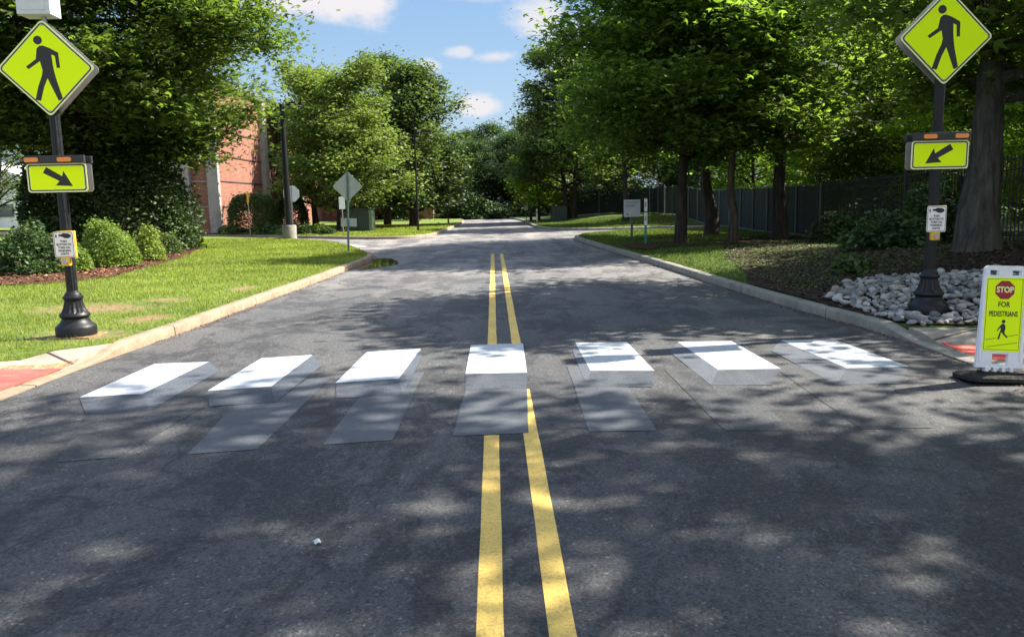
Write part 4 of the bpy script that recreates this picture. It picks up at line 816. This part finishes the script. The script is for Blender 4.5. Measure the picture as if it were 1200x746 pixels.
def back_sign(loc, kind, label):
    e = empty('road_sign', loc, label, 'road sign')
    if kind == 'diamond':
        e.rotation_euler = (0, R(2.0), 0)
        MB().box((0, .03, 1.22), (.06, .035, 2.55)).build('post', MA['gpost'], e)
        m = MB(); m.prism(rrect(.67, .67, .04, 0, 2.05, rot=math.pi/4), .052, .056); m.build('sign_back', MA['signback'], e)
        m = MB(); m.prism(rrect(.50, .26, .02, .02, .93), .052, .056); m.build('plate_back', MA['signback'], e)
    if kind == 'stop':
        MB().box((0, .03, 1.2), (.05, .03, 2.5)).build('post', MA['steelg'], e)
        m = MB(); m.prism([(.44*math.cos(R(22.5+45*k)), 2.1+.44*math.sin(R(22.5+45*k))) for k in range(8)], .046, .05); m.build('sign_back', MA['boxgrey'], e)
    return e
back_sign((-4.62, 25.3, .12), 'diamond', 'grey back of a diamond road sign above a small plate near the left kerb corner')
back_sign((-10.3, 41.3, .12), 'stop', 'pale back of an octagonal stop sign beside the dark lamp post')
e = empty('road_sign', (-7.55, 40.3, .12), 'small white upright sign on a thin post by the green cabinet', 'road sign')
MB().box((0, 0, .95), (.035, .035, 1.9)).build('post', MA['steelg'], e); m = MB(); m.prism(rrect(.3, .62, .02, 0, 1.58), -.026, -.022); m.build('sign_plate', MA['white'], e)
e = empty('utility_cabinet', (-7.35, 44.6, .12), 'dark green utility cabinet on the far left lawn', 'utility cabinet')
MB().box((0, 0, .6), (1.4, 1.1, 1.2)).build('cabinet_body', MA['cabinet'], e, bevel=.02); MB().box((.61, -.565, .6), (.17, .03, 1.15)).build('pale_side_strip', MA['cabinet_l'], e); MB().box((0, 0, 1.225), (1.48, 1.2, .05)).build('lid', MA['cabinet'], e)  # paler strip on the front stands for the cabinet's lighter right side
for x in (-.39, .2): MB().box((x, -.56, .6), (.54, .02, 1.0)).build('door', MA['cabinet'], e)
e = empty('marker_post', (-12.9, 42.6, .12), 'thin post with a yellow marker in front of the clipped bush', 'marker')
MB().box((0, 0, .9), (.03, .03, 1.8)).build('post', MA['steelg'], e); MB().box((0, -.02, 2.0), (.10, .02, .62)).build('marker_plate', MA['button'], e)
e = empty('notice_board', (5.2, 29.9, zR(5.2, 29.9)), 'pale square notice board with small print on a dark post by the side drive', 'sign')
MB().box((0, .03, .55), (.08, .06, 1.3)).build('post', MA['gpost'], e); m = MB(); m.prism(rrect(.62, .64, .02, 0, 1.12), -.012, 0); bd = m.build('board', MA['board'], e)
rr = random.Random(2)
for z, x0, x1 in [(1.36, -.24, .25), (1.32, -.24, .2), (1.25, -.24, .1), (1.21, -.24, .16), (1.17, -.24, .02)]:
    x = x0; m = MB()
    while x < x1:
        l = rr.uniform(.02, .06); m.box((x+l/2, -.013, z), (l+.003, .002, .014)); m.box((x+l+.008, -.013, z), (.02, .0016, .004)); x += l+.014
    m.build('print_line', MA['txt'], bd)
m = MB(); m.prism([(-.215, .86), (-.125, .86), (-.125, .88), (-.155, .88), (-.155, .94), (-.185, .94), (-.185, .88), (-.215, .88)], -.014, -.012); m.build('small_symbol', MA['txt'], bd)
e = empty('marker_post', (4.93, 25.8, zR(4.9, 25.8)), 'teal green marker post with two narrow white panels beside the kerb', 'marker')
MB().box((0, 0, .72), (.07, .03, 1.55)).build('post', MA['teal'], e)
for z, h in ((1.26, .40), (.82, .40)):
    p = MB().box((0, -.02, z), (.10, .006, h)).build('panel', MA['white'], e); MB().box((0, -.0245, z+.02), (.035, .002, .16)).build('panel_mark', MA['teal'], p)
e = empty('road_sign', (2.55, 62, .12), 'tiny distant white sign at the far end of the right kerb', 'road sign')
MB().box((0, 0, .5), (.05, .04, 1.1)).build('post', MA['gpost'], e); m = MB(); m.prism(rrect(.3, .5, .02, 0, 1.02), -.03, -.024); m.build('sign_plate', MA['board'], e)
e = empty('marker_post', (3.05, 56, .12), 'short white marker post on the tip of the far right island', 'marker')
m = MB(); m.lathe([(0, .05), (.85, .05), (.9, .03)], 10); m.build('post', MA['white'], e); m = MB(); m.lathe([(.6, .053), (.72, .053)], 10); m.build('band', MA['steelg'], e)
e = empty('hydrant', (2.75, 58.5, .12), 'small dark hydrant beside the kerb near the far right island', 'hydrant')
m = MB(); m.lathe([(0, .14), (.05, .14), (.06, .1), (.45, .1), (.5, .12), (.6, .07), (.64, .03)], 12); m.build('barrel', MA['black'], e, smooth=True); MB().box((0, 0, .4), (.34, .09, .09)).build('outlet', MA['black'], e)
e = empty('utility_cabinet', (4.6, 55.4, zR(4.6, 55.4)), 'small dark cabinet beside the twin trunks on the far right island', 'utility cabinet')
MB().box((0, 0, .5), (.95, .7, 1.0)).build('cabinet_body', MA['cabinet'], e, bevel=.02); MB().box((0, 0, 1.02), (1.0, .75, .04)).build('lid', MA['cabinet'], e)

# ------------------------------------------------------------------ stones
rng = np.random.default_rng(77)
rockpoly = [(4.58, 9.15), (4.56, 10.9), (5.05, 11.5), (5.5, 12.3), (6.1, 12.4), (6.9, 11.6), (7.6, 11.0), (8.6, 10.9), (9.2, 10.9), (9.4, 8.4), (7.2, 8.33), (5.8, 8.44), (5.1, 8.56), (4.62, 8.68)]
def rock_mesh(k):
    rg = np.random.default_rng(300+k); bm = bmesh.new(); bmesh.ops.create_icosphere(bm, subdivisions=2, radius=1)
    q = rg.uniform(1.2, 3.2, (4, 3)); ph = rg.uniform(0, 6, 4); s = rg.uniform([.85, .55, .36], [1.25, .9, .7]); pl = rg.normal(0, 1, (7, 3)); pl /= np.linalg.norm(pl, axis=1)[:, None]; ph2 = rg.uniform(.62, .85, 7)
    for v in bm.verts:
        c = v.co; d = 1+sum(.085*math.sin(c.x*q[i][0]+c.y*q[i][1]+c.z*q[i][2]+ph[i]) for i in range(4)); 
        for P_, h_ in zip(pl, ph2):                      # worn flats
            e_ = (c.x*P_[0]+c.y*P_[1]+c.z*P_[2])-h_
            if e_ > 0: d -= e_*.85
        v.co = Vector((c.x*d*s[0], c.y*d*s[1], c.z*d*s[2]))
    me = bpy.data.meshes.new('river_stone'); bm.to_mesh(me); bm.free(); me.materials.append(MA['rock']); me.polygons.foreach_set('use_smooth', [True]*len(me.polygons)); return me
RM = [rock_mesh(k) for k in range(9)]
pts = []
tries = 0
while tries < 9000 and len(pts) < 1000:
    tries += 1; p = (rng.uniform(4.5, 9.4), rng.uniform(8.3, 12.5)); r = rng.choice([rng.uniform(.035, .065), rng.uniform(.065, .10), rng.uniform(.09, .14)], p=[.5, .36, .14])
    if not inside(p, rockpoly) or math.dist(p, (5.2, 9.35)) < .24+r*.6: continue
    if all((p[0]-a[0])**2+(p[1]-a[1])**2 > (.72*(r+a[2]))**2 for a in pts): pts.append((p[0], p[1], r))
pts.sort(key=lambda p: math.dist(p[:2], (4.2, 6))/p[2]**.6)
SG = 'rounded river stones around the right pole'
def rpose(p, lift=0):
    return (p[0], p[1], zR(p[0], p[1])+.02+p[2]*.28+lift+.05*smooth((math.dist(p[:2], (4.6, 9))-.4)/1.5)), (rng.uniform(-.35, .35), rng.uniform(-.35, .35), rng.uniform(0, 6.28)), p[2]*rng.uniform(.9, 1.15)
for i, p in enumerate(pts[:295]):
    o = bpy.data.objects.new('river_stone', RM[i % 9]); col.objects.link(o); o.location, o.rotation_euler, s = rpose(p); o.scale = (s, s, s)
    tag(o, 'rounded pale grey river stone in the bed around the right pole', 'stone', SG)
mb = bmesh.new()
def addrock(p, lift=0):
    loc, rot, s = rpose(p, lift); M = Matrix.Translation(loc) @ Matrix.Rotation(rot[2], 4, 'Z') @ Matrix.Rotation(rot[0], 4, 'X') @ Matrix.Scale(s, 4)
    me = RM[int(rng.integers(0, 9))]; b0 = len(mb.verts); tmp = me.copy(); tmp.transform(M); mb.from_mesh(tmp); bpy.data.meshes.remove(tmp)
for p in pts[295:]: addrock(p)
for k in range(420):
    p = (rng.uniform(4.6, 9.3), rng.uniform(8.6, 12.4))
    if inside(p, rockpoly) and math.dist(p, (5.2, 9.35)) > .3: addrock((p[0], p[1], rng.uniform(.035, .06)), -.0)
me = bpy.data.meshes.new('small_stones'); mb.to_mesh(me); mb.free(); me.materials.append(MA['rock']) if not me.materials else None
me.polygons.foreach_set('use_smooth', [True]*len(me.polygons)); o = bpy.data.objects.new('small_stones', me); col.objects.link(o); tag(o, 'smaller stones filling in between the larger river stones', 'stones', kind='stuff')

# ------------------------------------------------------------------ grass, chips, litter
def blades(name, label, region, n, h, wdt, zf, seed, dens=None, avoid=None, mat='lf_grassb'):
    rg = np.random.default_rng(seed); P = []
    x0, y0, x1, y1, poly = region
    while len(P) < n:
        q = rg.uniform(0, 1, (n, 2)); X = x0+(x1-x0)*q[:, 0]; Y = y0+(y1-y0)*q[:, 1]**1.35
        for x, y in zip(X, Y):
            if len(P) >= n: break
            if not inside((x, y), poly): continue
            if avoid and avoid(x, y, rg): continue
            P.append((x, y))
    P = np.array(P); Z = np.array([zf(x, y) for x, y in P]); m = len(P); th = rg.uniform(0, 2*np.pi, m); hh = h*rg.uniform(.5, 1.4, m); ww = wdt*rg.uniform(.7, 1.3, m)*(P[:, 1]/10)
    a = np.stack([np.cos(th), np.sin(th), np.zeros(m)], 1); ln = rg.normal(0, .45, (m, 2))
    C = np.stack([P[:, 0], P[:, 1], Z-.005], 1); tip = C+np.stack([ln[:, 0]*hh, ln[:, 1]*hh, hh], 1)
    V = np.stack([C-a*ww[:, None]/2, C+a*ww[:, None]/2, tip], 1).reshape(-1, 3); F = np.arange(3*m)
    o = link(name, np_mesh(name, V, F, 3), MA[mat]); tag(o, label, 'grass', kind='stuff'); return o
def avL(x, y, rg):
    for (cx, cy, rx, ry) in soils:
        if ((x-cx)/rx)**2+((y-cy)/ry)**2 < rg.uniform(.5, 1.3) and rg.uniform() < .93: return True
    return inside((x, y), mulchL)
blades('grass', 'short sunlit grass on the near left lawn', (-16, 7.2, -3.6, 36, [p for p in lawnL]), 150000, .05, .010, zL, 1, avoid=avL)
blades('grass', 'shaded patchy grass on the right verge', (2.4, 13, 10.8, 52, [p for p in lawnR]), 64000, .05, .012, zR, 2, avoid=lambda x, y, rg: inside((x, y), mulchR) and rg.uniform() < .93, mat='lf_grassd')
blades('grass', 'sunlit grass on the far left lawn across the side street', (-15, 37, -2.4, 56, lawnF), 32000, .06, .012, lambda x, y: .12+.004*max(0, -4-x), 3)
def chips(name, label, poly, zf, n, size, seed, mat='chip'):
    rg = np.random.default_rng(seed); xs = [p[0] for p in poly]; ys = [p[1] for p in poly]; P = []
    while len(P) < n:
        p = (rg.uniform(min(xs), max(xs)), rg.uniform(min(ys), max(ys)))
        if inside(p, poly): P.append((p[0], p[1], zf(*p)+.03))
    V, F = leaves_np(np.array(P), size, rg, 'oval', 1.2, .6); o = link(name, np_mesh(name, V, F, 4), MA[mat]); tag(o, label, 'ground cover', kind='stuff')
chips('bark_chips', 'bark chips scattered over the left mulch bed', mulchL, zL, 9000, .07, 5)
chips('bark_chips', 'bark chips and fallen leaves on the dark right bed', mulchR, zR, 14000, .06, 6, 'chip_d')
def strip(K, side, y0, y1):
    A = [p for p in K if y0 < p[1] < y1]; B = offset(A, -.14*side); return A+B[::-1]
chips('leaf_litter', 'dry leaf litter and grit lying along the foot of the left kerb', strip(KL, 1, 9, 26), lambda x, y: -.02, 1500, .022, 31)
chips('leaf_litter', 'dry leaf litter and grit lying along the foot of the right kerb', strip(KR, -1, 5, 33), lambda x, y: -.02, 2600, .022, 32)
chips('ground_cover', 'low weeds scattered over the dark right bed', [(4.6, 12.2), (5.2, 18), (7, 24), (10.4, 26), (10.8, 15.2), (6.2, 12.6)], zR, 10000, .055, 7, 'lf_mid')
chips('soil_crumbs', 'soil crumbs and dead leaves gathered at the right pavement edge', jag([(4.05, 5.6), (4.2, 6.15), (4.5, 6.2), (4.6, 5.4)], .05, 8), lambda x, y: -.022, 500, .022, 8)
e = MB(); rr = random.Random(4); e.add([(-.88+.025*math.cos(a*1.05)*rr.uniform(.6, 1.1), 3.62+.02*math.sin(a*1.05), .006+.012*(a % 2)) for a in range(6)]+[(-.88, 3.62, .03)], [(i, (i+1) % 6, 6) for i in range(6)]+[tuple(range(6))[::-1]])
tag(e.build('litter_scrap', MA['boxgrey']), 'tiny crumpled white scrap lying alone on the near asphalt', 'litter')
